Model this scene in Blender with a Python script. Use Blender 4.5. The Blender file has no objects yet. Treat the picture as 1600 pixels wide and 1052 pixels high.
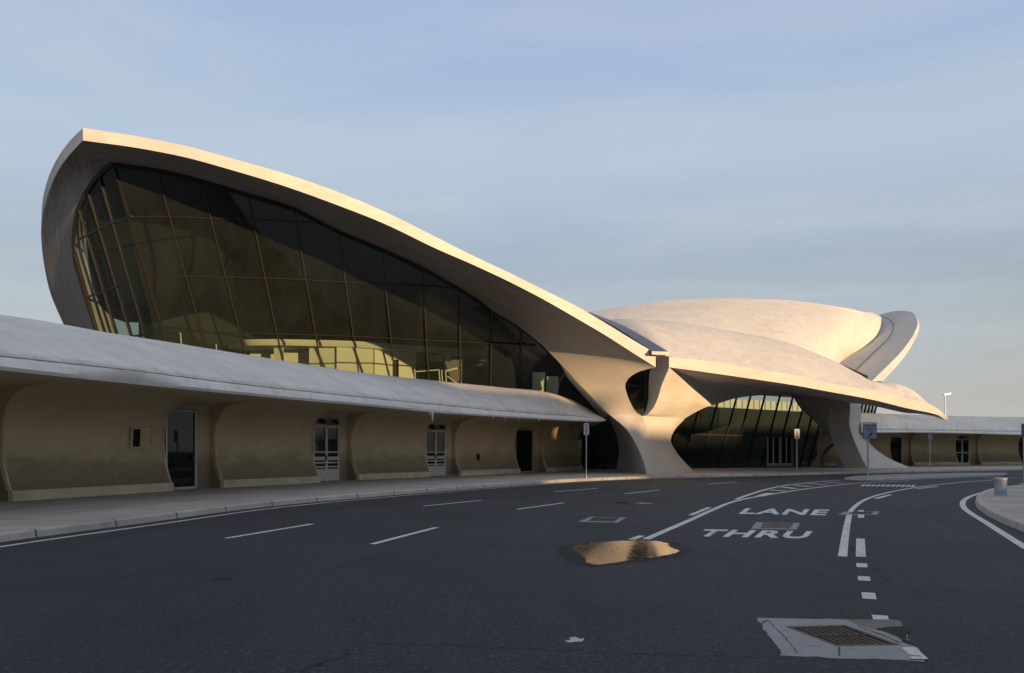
import bpy, bmesh, math, random
from mathutils import Vector as V
random.seed(7)
C = bpy.context.scene.collection
F = 1244.44; CX = 800.0; HY = 704.0; CH = 1.6
R = math.radians

# ---------------------------------------------------------------- helpers
def U(x, y, Y):                     # photo point at a chosen distance -> world point
    return V(((x-CX)/F*Y, Y, CH+(HY-y)/F*Y))
def GP(x, y, z=0.0):                # photo point on level ground -> world point
    Y = (CH-z)*F/(y-HY)
    return V(((x-CX)/F*Y, Y, z))
def spl(pts, n, closed=False):      # Catmull-Rom, resampled evenly
    P = [V(p) for p in pts]
    if len(P) == 2:
        return [P[0].lerp(P[1], i/(n-1)) for i in range(n)]
    D = []
    for i in range(len(P)-1):
        p0 = P[i-1] if i > 0 else P[0]*2-P[1]
        p1, p2 = P[i], P[i+1]
        p3 = P[i+2] if i+2 < len(P) else P[-1]*2-P[-2]
        t0 = 0.0
        def k(a, b): return max((a-b).length, 1e-4)**.5
        t1 = t0+k(p0, p1); t2 = t1+k(p1, p2); t3 = t2+k(p2, p3)
        for j in range(16):
            t = t1+(t2-t1)*j/16
            A1 = p0*((t1-t)/(t1-t0))+p1*((t-t0)/(t1-t0))
            A2 = p1*((t2-t)/(t2-t1))+p2*((t-t1)/(t2-t1))
            A3 = p2*((t3-t)/(t3-t2))+p3*((t-t2)/(t3-t2))
            B1 = A1*((t2-t)/(t2-t0))+A2*((t-t0)/(t2-t0))
            B2 = A2*((t3-t)/(t3-t1))+A3*((t-t1)/(t3-t1))
            D.append(B1*((t2-t)/(t2-t1))+B2*((t-t1)/(t2-t1)))
    D.append(P[-1])
    return resample(D, n)
def resample(D, n):
    L = [0.0]
    for i in range(1, len(D)): L.append(L[-1]+(D[i]-D[i-1]).length)
    out = []; j = 0
    for i in range(n):
        s = L[-1]*i/(n-1)
        while j < len(D)-2 and L[j+1] < s: j += 1
        d = max(L[j+1]-L[j], 1e-9)
        out.append(D[j].lerp(D[j+1], min(1, max(0, (s-L[j])/d))))
    return out
def keyed(rows, n):
    """rows: list of station tuples of Vectors; every column splined over the same station parameter"""
    m = len(rows[0]); out = []
    cols = []
    for c in range(m):
        P = [r[c] for r in rows]; D = []
        for i in range(len(P)-1):
            p0 = P[i-1] if i > 0 else P[0]*2-P[1]
            p3 = P[i+2] if i+2 < len(P) else P[-1]*2-P[-2]
            p1, p2 = P[i], P[i+1]
            L1, L0, L2 = (p2-p1).length, (p1-p0).length, (p3-p2).length
            m1 = ((p2-p1)/max(L1,1e-6)*L0+(p1-p0)/max(L0,1e-6)*L1)/max(L0+L1,1e-6)*L1
            m2 = ((p3-p2)/max(L2,1e-6)*L1+(p2-p1)/max(L1,1e-6)*L2)/max(L1+L2,1e-6)*L1
            for j in range(n):
                t = j/n; t2 = t*t; t3 = t2*t
                D.append(p1*(2*t3-3*t2+1)+m1*(t3-2*t2+t)+p2*(-2*t3+3*t2)+m2*(t3-t2))
        D.append(P[-1]); cols.append(D)
    return [tuple(cols[c][i] for c in range(m)) for i in range(len(cols[0]))]

def link(name, me, mat=None, parent=None):
    o = bpy.data.objects.new(name, me); C.objects.link(o)
    if mat is not None and not me.materials: me.materials.append(mat)
    if parent is not None: o.parent = parent
    return o
def finish(bm, name, mat, parent=None, smooth=40, recalc=True, merge=0.0005):
    if merge: bmesh.ops.remove_doubles(bm, verts=bm.verts, dist=merge)
    bmesh.ops.dissolve_degenerate(bm, edges=bm.edges, dist=1e-5)
    if recalc: bmesh.ops.recalc_face_normals(bm, faces=bm.faces)
    me = bpy.data.meshes.new(name); bm.to_mesh(me); bm.free()
    if smooth:
        for p in me.polygons: p.use_smooth = True
        me.set_sharp_from_angle(angle=R(smooth))
    o = link(name, me, mat, parent)
    if parent is not None and parent.type == 'EMPTY':
        me.transform(parent.matrix_basis.inverted())
    elif parent is not None and parent.parent is not None:
        me.transform(parent.parent.matrix_basis.inverted())
    return o
def tag(o, label=None, cat=None, group=None, kind=None):
    if label: o['label'] = label
    if cat: o['category'] = cat
    if group: o['group'] = group
    if kind: o['kind'] = kind
    return o
def empty(name, loc, label, cat, group=None, rz=0.0):
    o = bpy.data.objects.new(name, None); C.objects.link(o)
    o.location = loc; o.rotation_euler = (0, 0, rz); o.empty_display_size = .3
    bpy.context.view_layer.update()
    return tag(o, label, cat, group)
def grid(bm, rows, close=False, cap=False):
    vs = [[bm.verts.new(p) for p in r] for r in rows]
    m = len(rows[0])
    for i in range(len(rows)-1):
        for j in range(m if close else m-1):
            k = (j+1) % m
            try: bm.faces.new((vs[i][j], vs[i+1][j], vs[i+1][k], vs[i][k]))
            except ValueError: pass
    if cap and close:
        for r in (vs[0], vs[-1]):
            try: bm.faces.new(r)
            except ValueError: pass
    return vs
def box(bm, c, ax, ay, az):         # centre and three half-axis vectors
    c = V(c); ax = V(ax); ay = V(ay); az = V(az); v = []
    for sx, sy, sz in ((-1,-1,-1),(1,-1,-1),(1,1,-1),(-1,1,-1),(-1,-1,1),(1,-1,1),(1,1,1),(-1,1,1)):
        v.append(bm.verts.new(c+ax*sx+ay*sy+az*sz))
    for f in ((0,3,2,1),(4,5,6,7),(0,1,5,4),(1,2,6,5),(2,3,7,6),(3,0,4,7)):
        bm.faces.new([v[i] for i in f])
def bar(bm, a, b, w, d, nrm):       # rectangular bar from a to b
    a = V(a); b = V(b); t = b-a; L = t.length; t.normalize()
    n = V(nrm); n = (n-t*n.dot(t)).normalized(); s = t.cross(n)
    box(bm, (a+b)/2, t*(L/2), s*(w/2), n*(d/2))
def tube(bm, pts, r, seg=10, cap=True):
    rows = []
    for i, p in enumerate(pts):
        t = (V(pts[min(i+1, len(pts)-1)])-V(pts[max(i-1, 0)])).normalized()
        a = V((0,0,1)) if abs(t.z) < .9 else V((1,0,0))
        x = t.cross(a).normalized(); y = t.cross(x)
        rr = r[i] if isinstance(r, (list, tuple)) else r
        rows.append([V(p)+(x*math.cos(2*math.pi*k/seg)+y*math.sin(2*math.pi*k/seg))*rr for k in range(seg)])
    grid(bm, rows, True, cap)
def lathe(bm, c, prof, seg=24):     # prof: (radius, z)
    rows = [[V(c)+V((r*math.cos(2*math.pi*k/seg), r*math.sin(2*math.pi*k/seg), z)) for k in range(seg)] for r, z in prof]
    grid(bm, rows, True, True)
def poly(bm, pts):
    f = bm.faces.new([bm.verts.new(p) for p in pts])
    bmesh.ops.triangulate(bm, faces=[f]); return f
def strip(name, P, nrm, w, d, mat, parent):   # one continuous flat strip along a path
    bm = bmesh.new(); rows = []
    for i, p in enumerate(P):
        t = (P[min(i+1, len(P)-1)]-P[max(i-1, 0)]).normalized(); s = t.cross(nrm).normalized()*(w/2)
        rows.append([p-s, p+s, p+s+nrm*d, p-s+nrm*d])
    grid(bm, rows, True, True); finish(bm, name, mat, parent, 0)
class Bars:                         # every bar handed to it becomes an object of its own
    def __init__(s, name, mat, parent): s.a = (name, mat, parent)
    def bar(s, *q):
        bm = bmesh.new(); bar(bm, *q); finish(bm, s.a[0], M[s.a[1]], s.a[2], 0)
class Plane:
    def __init__(s, a, b, c):
        s.p = V(a); s.n = (V(b)-V(a)).cross(V(c)-V(a)).normalized()
        if s.n.y > 0: s.n = -s.n
    def px(s, x, y, off=0.0):       # where the sight line of a photo point meets the plane
        o = V((0,0,CH)); d = V(((x-CX)/F, 1, (HY-y)/F))
        return o+d*((s.p+s.n*off-o).dot(s.n)/d.dot(s.n))
def pxof(p): return CX+p.x/p.y*F

# ---------------------------------------------------------------- materials
def nm(name):
    m = bpy.data.materials.new(name); m.use_nodes = True
    nt = m.node_tree; b = nt.nodes['Principled BSDF']
    return m, nt, b
def N(nt, t, **k):
    n = nt.nodes.new(t)
    for a, v in k.items():
        if a in n.inputs: n.inputs[a].default_value = v
        else: setattr(n, a, v)
    return n
def noise(nt, vec, scale, detail=4, rough=.6, dist=0.0):
    n = N(nt, 'ShaderNodeTexNoise'); n.inputs['Scale'].default_value = scale
    n.inputs['Detail'].default_value = detail; n.inputs['Roughness'].default_value = rough
    n.inputs['Distortion'].default_value = dist
    nt.links.new(vec, n.inputs['Vector']); return n.outputs['Fac']
def ramp(nt, fac, stops):
    r = N(nt, 'ShaderNodeValToRGB'); e = r.color_ramp.elements
    while len(e) < len(stops): e.new(.5)
    for i, (p, c) in enumerate(stops):
        e[i].position = p
        e[i].color = (c, c, c, 1) if not isinstance(c, (tuple, list)) else (*c, 1)
    nt.links.new(fac, r.inputs['Fac']); return r.outputs['Color']
def mix(nt, a, b, fac, mode='MIX'):
    m = N(nt, 'ShaderNodeMix'); m.data_type = 'RGBA'; m.blend_type = mode
    for s, i in ((a, 6), (b, 7)):
        if isinstance(s, tuple): m.inputs[i].default_value = (*s, 1)
        else: nt.links.new(s, m.inputs[i])
    if isinstance(fac, (int, float)): m.inputs[0].default_value = fac
    else: nt.links.new(fac, m.inputs[0])
    return m.outputs[2]
def mapping(nt, scale, rot=(0,0,0), src='Object'):
    if src == 'Position': v = N(nt, 'ShaderNodeNewGeometry').outputs['Position']
    else: v = N(nt, 'ShaderNodeTexCoord').outputs[src]
    m = N(nt, 'ShaderNodeMapping'); m.inputs['Scale'].default_value = scale; m.inputs['Rotation'].default_value = rot
    nt.links.new(v, m.inputs['Vector']); return m.outputs['Vector']
def bumpit(nt, b, h, strength, dist):
    bp = N(nt, 'ShaderNodeBump'); bp.inputs['Strength'].default_value = strength; bp.inputs['Distance'].default_value = dist
    nt.links.new(h, bp.inputs['Height']); nt.links.new(bp.outputs['Normal'], b.inputs['Normal'])

def concrete(name, col, dark, streak=(1,1,1), rot=(0,0,0), s_scale=1.2, contrast=.6, rough=.85, bump=.25, blotch=.35):
    m, nt, b = nm(name)
    pos = mapping(nt, (1,1,1), src='Position')
    st = mapping(nt, streak, rot, src='Position')
    big = noise(nt, pos, blotch, 6, .62)
    mid = noise(nt, st, s_scale, 7, .65)
    fine = noise(nt, pos, 14, 4, .7)
    c = mix(nt, col, dark, ramp(nt, big, [(.38, 0), (.72, contrast)]))
    c = mix(nt, c, dark, ramp(nt, mid, [(.45, 0), (.75, contrast)]))
    c = mix(nt, c, (1,1,1), ramp(nt, fine, [(.3, 0.0), (.8, .06)]), 'OVERLAY')
    nt.links.new(c, b.inputs['Base Color']); b.inputs['Roughness'].default_value = rough
    b.inputs['Specular IOR Level'].default_value = .25
    h = N(nt, 'ShaderNodeMath', operation='ADD'); nt.links.new(mid, h.inputs[0]); nt.links.new(fine, h.inputs[1])
    bumpit(nt, b, h.outputs[0], bump, .03)
    return m
M = {}
M['shell'] = concrete('shell_concrete', (.56,.53,.49), (.36,.33,.30), streak=(.5,.5,3.0), rot=(0,R(28),0), s_scale=1.4, contrast=.45)
M['buttress'] = concrete('buttress_concrete', (.52,.485,.44), (.37,.34,.305), streak=(2.5,2.5,.6), s_scale=1.2, contrast=.35)
M['roof'] = concrete('roof_membrane', (.55,.54,.525), (.38,.37,.36), s_scale=2.6, contrast=.5, blotch=1.0, bump=.3)
M['annex_roof'] = concrete('annex_roof', (.76,.725,.675), (.54,.515,.48), streak=(.6,.6,2.), rot=(0,0,R(20)), s_scale=.9, contrast=.6)
def soffit_mat():                    # board-marked concrete, grain running along the rim; shade painted into the tone, fading to sunlit pale down the buttress
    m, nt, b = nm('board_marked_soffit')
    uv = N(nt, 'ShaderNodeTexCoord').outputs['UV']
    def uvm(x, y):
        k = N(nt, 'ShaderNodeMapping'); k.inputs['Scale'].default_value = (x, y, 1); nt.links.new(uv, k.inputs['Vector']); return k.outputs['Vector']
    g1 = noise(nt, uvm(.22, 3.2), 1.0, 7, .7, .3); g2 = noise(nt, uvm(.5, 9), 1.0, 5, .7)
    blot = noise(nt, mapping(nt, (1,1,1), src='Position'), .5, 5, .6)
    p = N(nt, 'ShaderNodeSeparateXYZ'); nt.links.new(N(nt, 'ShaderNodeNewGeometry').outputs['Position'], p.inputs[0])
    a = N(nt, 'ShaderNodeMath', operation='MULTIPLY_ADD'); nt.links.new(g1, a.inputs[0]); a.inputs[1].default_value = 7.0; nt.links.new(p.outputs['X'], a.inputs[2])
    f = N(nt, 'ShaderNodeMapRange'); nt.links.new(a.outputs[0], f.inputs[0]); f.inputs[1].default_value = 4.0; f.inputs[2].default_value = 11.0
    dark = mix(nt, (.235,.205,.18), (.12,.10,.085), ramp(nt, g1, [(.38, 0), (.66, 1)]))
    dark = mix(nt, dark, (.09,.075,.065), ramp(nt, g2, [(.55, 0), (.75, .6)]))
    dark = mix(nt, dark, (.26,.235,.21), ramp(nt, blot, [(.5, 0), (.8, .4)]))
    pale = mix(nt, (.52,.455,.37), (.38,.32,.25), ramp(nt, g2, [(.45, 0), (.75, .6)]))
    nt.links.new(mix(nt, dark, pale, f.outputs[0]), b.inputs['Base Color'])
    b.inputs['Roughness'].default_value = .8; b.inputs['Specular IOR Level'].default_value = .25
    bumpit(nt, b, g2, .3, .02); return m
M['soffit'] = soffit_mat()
def crease_grime():                  # soot and lichen caught along the drip crease, ragged streaks above it
    m = M['annex_roof']; nt = m.node_tree; b = nt.nodes['Principled BSDF']; src = b.inputs['Base Color'].links[0].from_socket
    uv = N(nt, 'ShaderNodeTexCoord').outputs['UV']; x = N(nt, 'ShaderNodeSeparateXYZ'); nt.links.new(uv, x.inputs[0])
    mp = N(nt, 'ShaderNodeMapping'); mp.inputs['Scale'].default_value = (1.6, 14, 1); nt.links.new(uv, mp.inputs['Vector'])
    n = noise(nt, mp.outputs['Vector'], 1.3, 7, .7)
    a = N(nt, 'ShaderNodeMath', operation='MULTIPLY_ADD'); nt.links.new(n, a.inputs[0]); a.inputs[1].default_value = -.10; nt.links.new(x.outputs['Y'], a.inputs[2])
    band = ramp(nt, a.outputs[0], [(.425, 0), (.447, .75), (.465, .55), (.52, 0)])
    mp2 = N(nt, 'ShaderNodeMapping'); mp2.inputs['Scale'].default_value = (2.2, 1.2, 1); nt.links.new(uv, mp2.inputs['Vector'])
    st = ramp(nt, noise(nt, mp2.outputs['Vector'], 1.0, 6, .7), [(.5, 0), (.8, .45)])
    c = mix(nt, src, (.30,.285,.265), st)
    nt.links.new(mix(nt, c, (.15,.14,.125), band), b.inputs['Base Color'])
crease_grime()
M['plain'] = concrete('pale_plaster', (.62,.58,.48), (.50,.46,.37), contrast=.25)
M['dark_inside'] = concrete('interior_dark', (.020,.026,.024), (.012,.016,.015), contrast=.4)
M['block'] = concrete('blocker_concrete', (.33,.33,.33), (.22,.22,.22))

def wall_mat():
    m, nt, b = nm('stained_wall')
    pos = mapping(nt, (1,1,1), src='Position')
    z = N(nt, 'ShaderNodeSeparateXYZ'); nt.links.new(pos, z.inputs[0])
    a = noise(nt, mapping(nt, (1.0,1.0,2.2), src='Position'), .9, 7, .66)
    ad = N(nt, 'ShaderNodeMath', operation='MULTIPLY_ADD'); nt.links.new(a, ad.inputs[0]); ad.inputs[1].default_value = 1.3
    nt.links.new(z.outputs['Z'], ad.inputs[2])
    # splash dirt with an uneven upper edge, low on the wall
    d = ramp(nt, N2(nt, ad.outputs[0], 0.2), [(.22, .95), (.34, .75), (.42, .25), (.5, .0)])
    fine = noise(nt, pos, 9, 5, .7)
    c = mix(nt, (.60,.49,.32), (.47,.375,.24), ramp(nt, noise(nt, pos, .6, 5, .6), [(.35, 0), (.7, .7)]))
    c = mix(nt, c, (.20,.16,.11), d)
    c = mix(nt, c, (.62,.53,.38), ramp(nt, fine, [(.5, 0), (.8, .25)]))
    nt.links.new(c, b.inputs['Base Color']); b.inputs['Roughness'].default_value = .8
    b.inputs['Specular IOR Level'].default_value = .25
    bumpit(nt, b, fine, .2, .02)
    return m
def N2(nt, s, k):
    n = N(nt, 'ShaderNodeMath', operation='MULTIPLY'); nt.links.new(s, n.inputs[0]); n.inputs[1].default_value = k
    return n.outputs[0]
M['wall'] = wall_mat()
M['plinth'] = concrete('plinth', (.62,.53,.38), (.32,.265,.185), contrast=.7, s_scale=2)

def asphalt(name, lo, hi, wet=False):
    m, nt, b = nm(name)
    pos = mapping(nt, (1,1,1), src='Position')
    g = noise(nt, pos, 48, 4, .9); big = noise(nt, pos, .35, 5, .6); sp = noise(nt, pos, 17, 5, .85)
    mid = noise(nt, mapping(nt, (1,.22,1), (0,0,R(-22)), src='Position'), 1.1, 6, .65)
    c = mix(nt, lo, hi, ramp(nt, g, [(.40, 0), (.66, 1)]))
    c = mix(nt, c, tuple(v*1.9 for v in hi), ramp(nt, sp, [(.54, 0), (.66, 1)]))
    c = mix(nt, c, (.008,.008,.0085), ramp(nt, sp, [(.34, .9), (.46, 0)]))
    c = mix(nt, c, (.011,.0112,.012), ramp(nt, big, [(.42, 0), (.75, .6)]))
    c = mix(nt, c, (.062,.064,.068), ramp(nt, mid, [(.48, 0), (.75, .6)]))
    nt.links.new(c, b.inputs['Base Color'])
    rr = ramp(nt, mid, [(.3, .45 if wet else .72), (.7, .6 if wet else .85)])
    nt.links.new(rr, b.inputs['Roughness']); b.inputs['Specular IOR Level'].default_value = .3
    bumpit(nt, b, sp, .8, .02)
    return m
M['asphalt'] = asphalt('asphalt', (.0088,.0096,.012), (.057,.060,.067))
M['wet'] = asphalt('damp_asphalt', (.004,.0043,.005), (.016,.017,.019))
M['ground'] = concrete('ground_dirt', (.10,.095,.085), (.06,.058,.05))

def paint():
    m, nt, b = nm('road_paint')
    pos = mapping(nt, (1,1,1), src='Position')
    w = noise(nt, pos, 26, 5, .75); w2 = noise(nt, pos, 1.7, 6, .7)
    c = mix(nt, (.62,.62,.61), (.40,.40,.40), ramp(nt, w2, [(.4, 0), (.7, .8)]))
    c = mix(nt, c, (.07,.07,.075), ramp(nt, w, [(.56, 0), (.64, .9)]))
    nt.links.new(c, b.inputs['Base Color']); b.inputs['Roughness'].default_value = .7
    return m
M['paint'] = paint()
def worn_paint():
    m, nt, b = nm('worn_paint')
    w = noise(nt, mapping(nt, (1,1,1), src='Position'), 5, 6, .75)
    c = mix(nt, (.34,.34,.34), (.06,.06,.065), ramp(nt, w, [(.42, 0), (.6, 1)]))
    nt.links.new(c, b.inputs['Base Color']); b.inputs['Roughness'].default_value = .8
    return m
M['worn_paint'] = worn_paint()

def slabs(name, col, dark, ju, jv, jw=.012):      # paving with sawn joints, laid out in the mesh's own UVs (metres)
    m, nt, b = nm(name)
    uv = N(nt, 'ShaderNodeTexCoord').outputs['UV']
    s = N(nt, 'ShaderNodeSeparateXYZ'); nt.links.new(uv, s.inputs[0])
    js = []
    for ax, step in (('X', ju), ('Y', jv)):
        if not step: continue
        a = N(nt, 'ShaderNodeMath', operation='PINGPONG'); nt.links.new(s.outputs[ax], a.inputs[0]); a.inputs[1].default_value = step/2
        l = N(nt, 'ShaderNodeMath', operation='LESS_THAN'); nt.links.new(a.outputs[0], l.inputs[0]); l.inputs[1].default_value = jw
        js.append(l.outputs[0])
    j = js[0]
    if len(js) > 1:
        x = N(nt, 'ShaderNodeMath', operation='MAXIMUM'); nt.links.new(js[0], x.inputs[0]); nt.links.new(js[1], x.inputs[1]); j = x.outputs[0]
    pos = mapping(nt, (1,1,1), src='Position')
    big = noise(nt, pos, .5, 6, .65); fine = noise(nt, pos, 30, 4, .7); mid = noise(nt, pos, 3, 6, .7)
    c = mix(nt, col, dark, ramp(nt, big, [(.35, 0), (.7, .8)]))
    c = mix(nt, c, dark, ramp(nt, mid, [(.5, 0), (.8, .7)]))
    c = mix(nt, c, (.5,.48,.44), ramp(nt, fine, [(.5, 0), (.8, .2)]))
    c = mix(nt, c, tuple(v*.3 for v in dark), j)
    nt.links.new(c, b.inputs['Base Color']); b.inputs['Roughness'].default_value = .85
    b.inputs['Specular IOR Level'].default_value = .25
    bumpit(nt, b, fine, .25, .01)
    return m
M['sidewalk'] = slabs('sidewalk_slabs', (.42,.375,.335), (.29,.255,.225), 3.2, 2.4, .02)
M['kerb'] = slabs('kerb_stone', (.50,.46,.41), (.28,.255,.225), 2.1, 0, .022)
M['old_concrete'] = concrete('old_concrete', (.20,.18,.155), (.12,.108,.095), s_scale=4, contrast=.7)
M['apron'] = concrete('apron_concrete', (.30,.30,.298), (.18,.178,.172), s_scale=3, contrast=.6)

def simple(name, col, rough=.5, metal=0.0, var=.25, scale=6):
    m, nt, b = nm(name)
    n = noise(nt, mapping(nt, (1,1,1), src='Position'), scale, 5, .65)
    c = mix(nt, col, tuple(v*(1-var) for v in col), ramp(nt, n, [(.35, 0), (.7, 1)]))
    nt.links.new(c, b.inputs['Base Color']); b.inputs['Roughness'].default_value = rough; b.inputs['Metallic'].default_value = metal
    return m
M['bronze'] = simple('bronze_mullion', (.022,.018,.014), .4, .15)
M['bronze_panel'] = simple('bronze_panel', (.17,.145,.11), .5)
M['black'] = simple('black_metal', (.012,.012,.012), .6)
M['gasket'] = simple('black_gasket', (.008,.008,.008), .8)
M['alu'] = simple('aluminium_frame', (.56,.53,.46), .45, .1)
M['steel'] = simple('galvanised_steel', (.42,.43,.43), .45, .6)
M['iron'] = simple('rusty_iron', (.115,.072,.056), .75, .2, .5, 20)
M['pit'] = simple('drain_pit', (.006,.006,.006), .9)
M['sign_white'] = simple('sign_white', (.62,.60,.62), .4)
M['sign_grey'] = simple('sign_grey', (.17,.20,.28), .4, 0, .1)
M['sign_red'] = simple('sign_red', (.42,.20,.22), .5)
M['sign_ink'] = simple('sign_ink', (.015,.016,.03), .5)
M['sign_back'] = simple('sign_back', (.08,.08,.10), .5)
M['can'] = simple('can_metal', (.34,.40,.45), .5, .2, .3, 5)
M['ice'] = simple('ice', (.7,.72,.75), .25)
M['dark_strip'] = simple('dark_roof_panel', (.035,.04,.055), .35, 0, .3, 1)
M['litter'] = simple('litter_white', (.5,.5,.48), .8)
M['cream'] = concrete('interior_cream', (.66,.65,.50), (.58,.57,.44), contrast=.2)
M['brown_inside'] = simple('interior_brown', (.06,.05,.04), .7)

def glass(name, tint, rough=.0, film=.12):
    m, nt, b = nm(name); nt.nodes.remove(b)
    out = nt.nodes['Material Output']
    t = N(nt, 'ShaderNodeBsdfTransparent'); t.inputs['Color'].default_value = (*tint, 1)
    g = N(nt, 'ShaderNodeBsdfGlossy'); g.inputs['Roughness'].default_value = rough; g.inputs['Color'].default_value = (.8,.8,.8,1)
    f = N(nt, 'ShaderNodeFresnel')
    bf = N(nt, 'ShaderNodeMapRange'); nt.links.new(N(nt, 'ShaderNodeNewGeometry').outputs['Backfacing'], bf.inputs[0])
    bf.inputs[3].default_value = 1.45; bf.inputs[4].default_value = 1/1.45; nt.links.new(bf.outputs[0], f.inputs['IOR'])   # same reflectance from both sides of the pane
    mx = N(nt, 'ShaderNodeMixShader'); nt.links.new(f.outputs[0], mx.inputs[0])
    # smoky haze of reflections painted as a thin diffuse film, uneven and streaked
    d = N(nt, 'ShaderNodeBsdfDiffuse'); d.inputs['Color'].default_value = (.165,.20,.18,1)
    dm = N(nt, 'ShaderNodeMixShader'); nt.links.new(ramp(nt, noise(nt, mapping(nt, (1,1,.35), src='Position'), .7, 6, .65), [(.3, film*.35), (.75, film)]), dm.inputs[0])
    nt.links.new(t.outputs[0], dm.inputs[1]); nt.links.new(d.outputs[0], dm.inputs[2])
    nt.links.new(dm.outputs[0], mx.inputs[1]); nt.links.new(g.outputs[0], mx.inputs[2]); nt.links.new(mx.outputs[0], out.inputs['Surface'])
    return m
M['glass'] = glass('tinted_glass', (.60,.66,.60), .01, .075)
M['door_glass'] = glass('door_glass', (.10,.11,.11), .02, .03)
def water():
    m, nt, b = nm('puddle_water')
    n = noise(nt, mapping(nt, (1,1,1), src='Position'), 9, 4, .7)
    b.inputs['Base Color'].default_value = (.03,.028,.024,1)
    b.inputs['Specular IOR Level'].default_value = .9; b.inputs['IOR'].default_value = 1.6
    nt.links.new(ramp(nt, n, [(.40, .03), (.75, .20)]), b.inputs['Roughness'])
    bumpit(nt, b, n, .05, .006)
    return m
M['water'] = water()
def louvre():
    m, nt, b = nm('louvre_yellow'); b.inputs['Base Color'].default_value = (.42,.48,.38,1)
    b.inputs['Roughness'].default_value = .6; b.inputs['Transmission Weight'].default_value = .0
    return m
M['louvre'] = louvre()

# ---------------------------------------------------------------- terminal (one thing)
term = empty('airport_terminal', (18, 62, 0), 'sculptural concrete terminal with soaring wing roofs, huge tinted glass wall and flared buttresses', 'terminal')

GF = Plane(U(230,430,49), U(660,447,52.2), U(253,519,50.6))            # front glass of the near wing, leaning outward
GL = Plane(U(177,255,GF.px(177,255).y), GF.px(230,430), U(123,374.7,52.5))  # its left return
def gfY(x, y): return GF.px(x, y).y

# --- near wing: roof rim lofted as a closed section: soffit, fascia, roof lip, back
def sect(g, pb, pt, q, nso=11, sag=.03):
    w = (pb-g).length
    so = []
    for i in range(nso):
        t = i/(nso-1)
        p = g.lerp(pb, t); p = p+V((0,-.3,-1)).normalized()*(math.sin(math.pi*t)*sag*w*-1)
        so.append(p)
    return so+[pt, q]
rows = []
# left rim, from hidden rear end to the tip
LR = [  # G px, P bottom px, P top px, depth of the rim relative to the glass
 ((205,680),(182,700),(186,690),4.5), ((185,615),(150,625),(154,615),6),
 ((165,560),(120,555),(124,545),7.4), ((150.8,517),(101,511),(105,500),7.8), ((133.7,463),(79,459),(82,450),7.6),
 ((118.4,411.7),(67,401),(69,396),7.0), ((115.6,379),(64.2,366),(65,360),6.4), ((118,352),(65.2,344),(65.0,332),5.8),
 ((122.7,328),(69.5,325),(67,311),4.9), ((134,304),(77,298),(74,282),3.6), ((149.8,280),(90,268.5),(86.5,253),1.9),
 ((163,266),(107,244),(107,222.8),-.7), ((177,255),(129.5,219.5),(129.5,200.2),-3.6)]
rl = []
for g, pb, pt, ov in LR:
    Gp = GL.px(*g); Yp = Gp.y+ov
    PB = U(*pb, Yp); PT = U(*pt, Yp+(0.0 if pb[1] < 370 else .6))
    q = Gp+V((.5,.5,1.6))
    rl.append((Gp, PB, PT, q))
rowsL = keyed(rl, 6)
FR = [  # front rim: G px, G depth (None = glass plane), P bottom px, P top px, P depth
 ((177,255),None,(129.5,219.5),(129.5,200.2),None),
 ((249.6,265.5),None,(220.7,232.4),(220.7,214.3),42.3),
 ((311,280),None,(293,246.8),(293,228.8),42.2),
 ((371,298),None,(365,266.7),(365,248.7),42.3),
 ((456.6,323.8),None,(440,289.5),(440,269.8),42.6),
 ((528,360),None,(520,318),(520,297.2),43.0),
 ((600,390),None,(600,349.5),(600,330.5),43.7),
 ((663.6,419.7),None,(680,388),(680,370),44.5),
 ((719.5,451.7),None,(739.5,414),(739.5,400),45.2),
 ((757,476),53.6,(799,442),(799,428),46.0),
 ((776,490),53.4,(850,468.5),(850,453.5),46.6),
 ((793,499.5),53.2,(899,496.5),(899,477.6),47.2),
 ((810,510),53.0,(945,523.5),(945,504.5),47.7),
 ((828,524),52.8,(985,549),(985,529),48.1),
 ((846,538.5),52.5,(1024.5,574),(1024.5,552.6),48.5)]
rf = []
for g, gy, pb, pt, py in FR:
    Gp = GF.px(*g) if gy is None else U(*g, gy)
    py = rl[-1][1].y if py is None else py
    PB = U(*pb, py); PT = U(*pt, py)
    back = GF.px(*g) if gy is not None else Gp
    q = back+V((-.1,.6,1.3))
    rf.append((Gp, PB, PT, q))
rowsF = keyed(rf, 6)
TD_L = [U(1024.5,574,48.5), U(1009,577.6,48.9), U(994,583,49.3), U(982.8,591,49.6), U(977,601.6,49.9), U(979.4,615,50.0), U(986,631,50.1), U(994,643.8,50.15), U(1003.3,650.3,50.2)]
GA = [U(846,538.5,52.5), U(859,551.5,52.3), U(874,567,52.0), U(890,583.5,51.6), U(905,600,51.25), U(921,616.5,51.0), U(934,630,50.8), U(943,639,50.65), U(951,647,50.6)]
bm = bmesh.new()
secs = [sect(*r) for r in rowsL[:-1]]+[sect(*r, sag=.03*min(1, (len(rowsF)-1-i)/18)) for i, r in enumerate(rowsF)]
na = keyed(list(zip(GA, TD_L)), 5)
secs_q = secs[-1][-1].copy()
for i, (a, b) in enumerate(na[1:]):
    t = i/(len(na)-2)
    w = min(1, t/.35); q0 = secs_q-na[0][0]
    secs.append([a.lerp(b, k/10) for k in range(11)]+[b+V((-.3, 1.4-.4*t, 0)), a+q0.lerp(V((.16, 3.0+2.0*t, 0)), w)])
i0 = len(secs)-len(na)-44                                      # relax the inner columns so rim and buttress flow into each other
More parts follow.
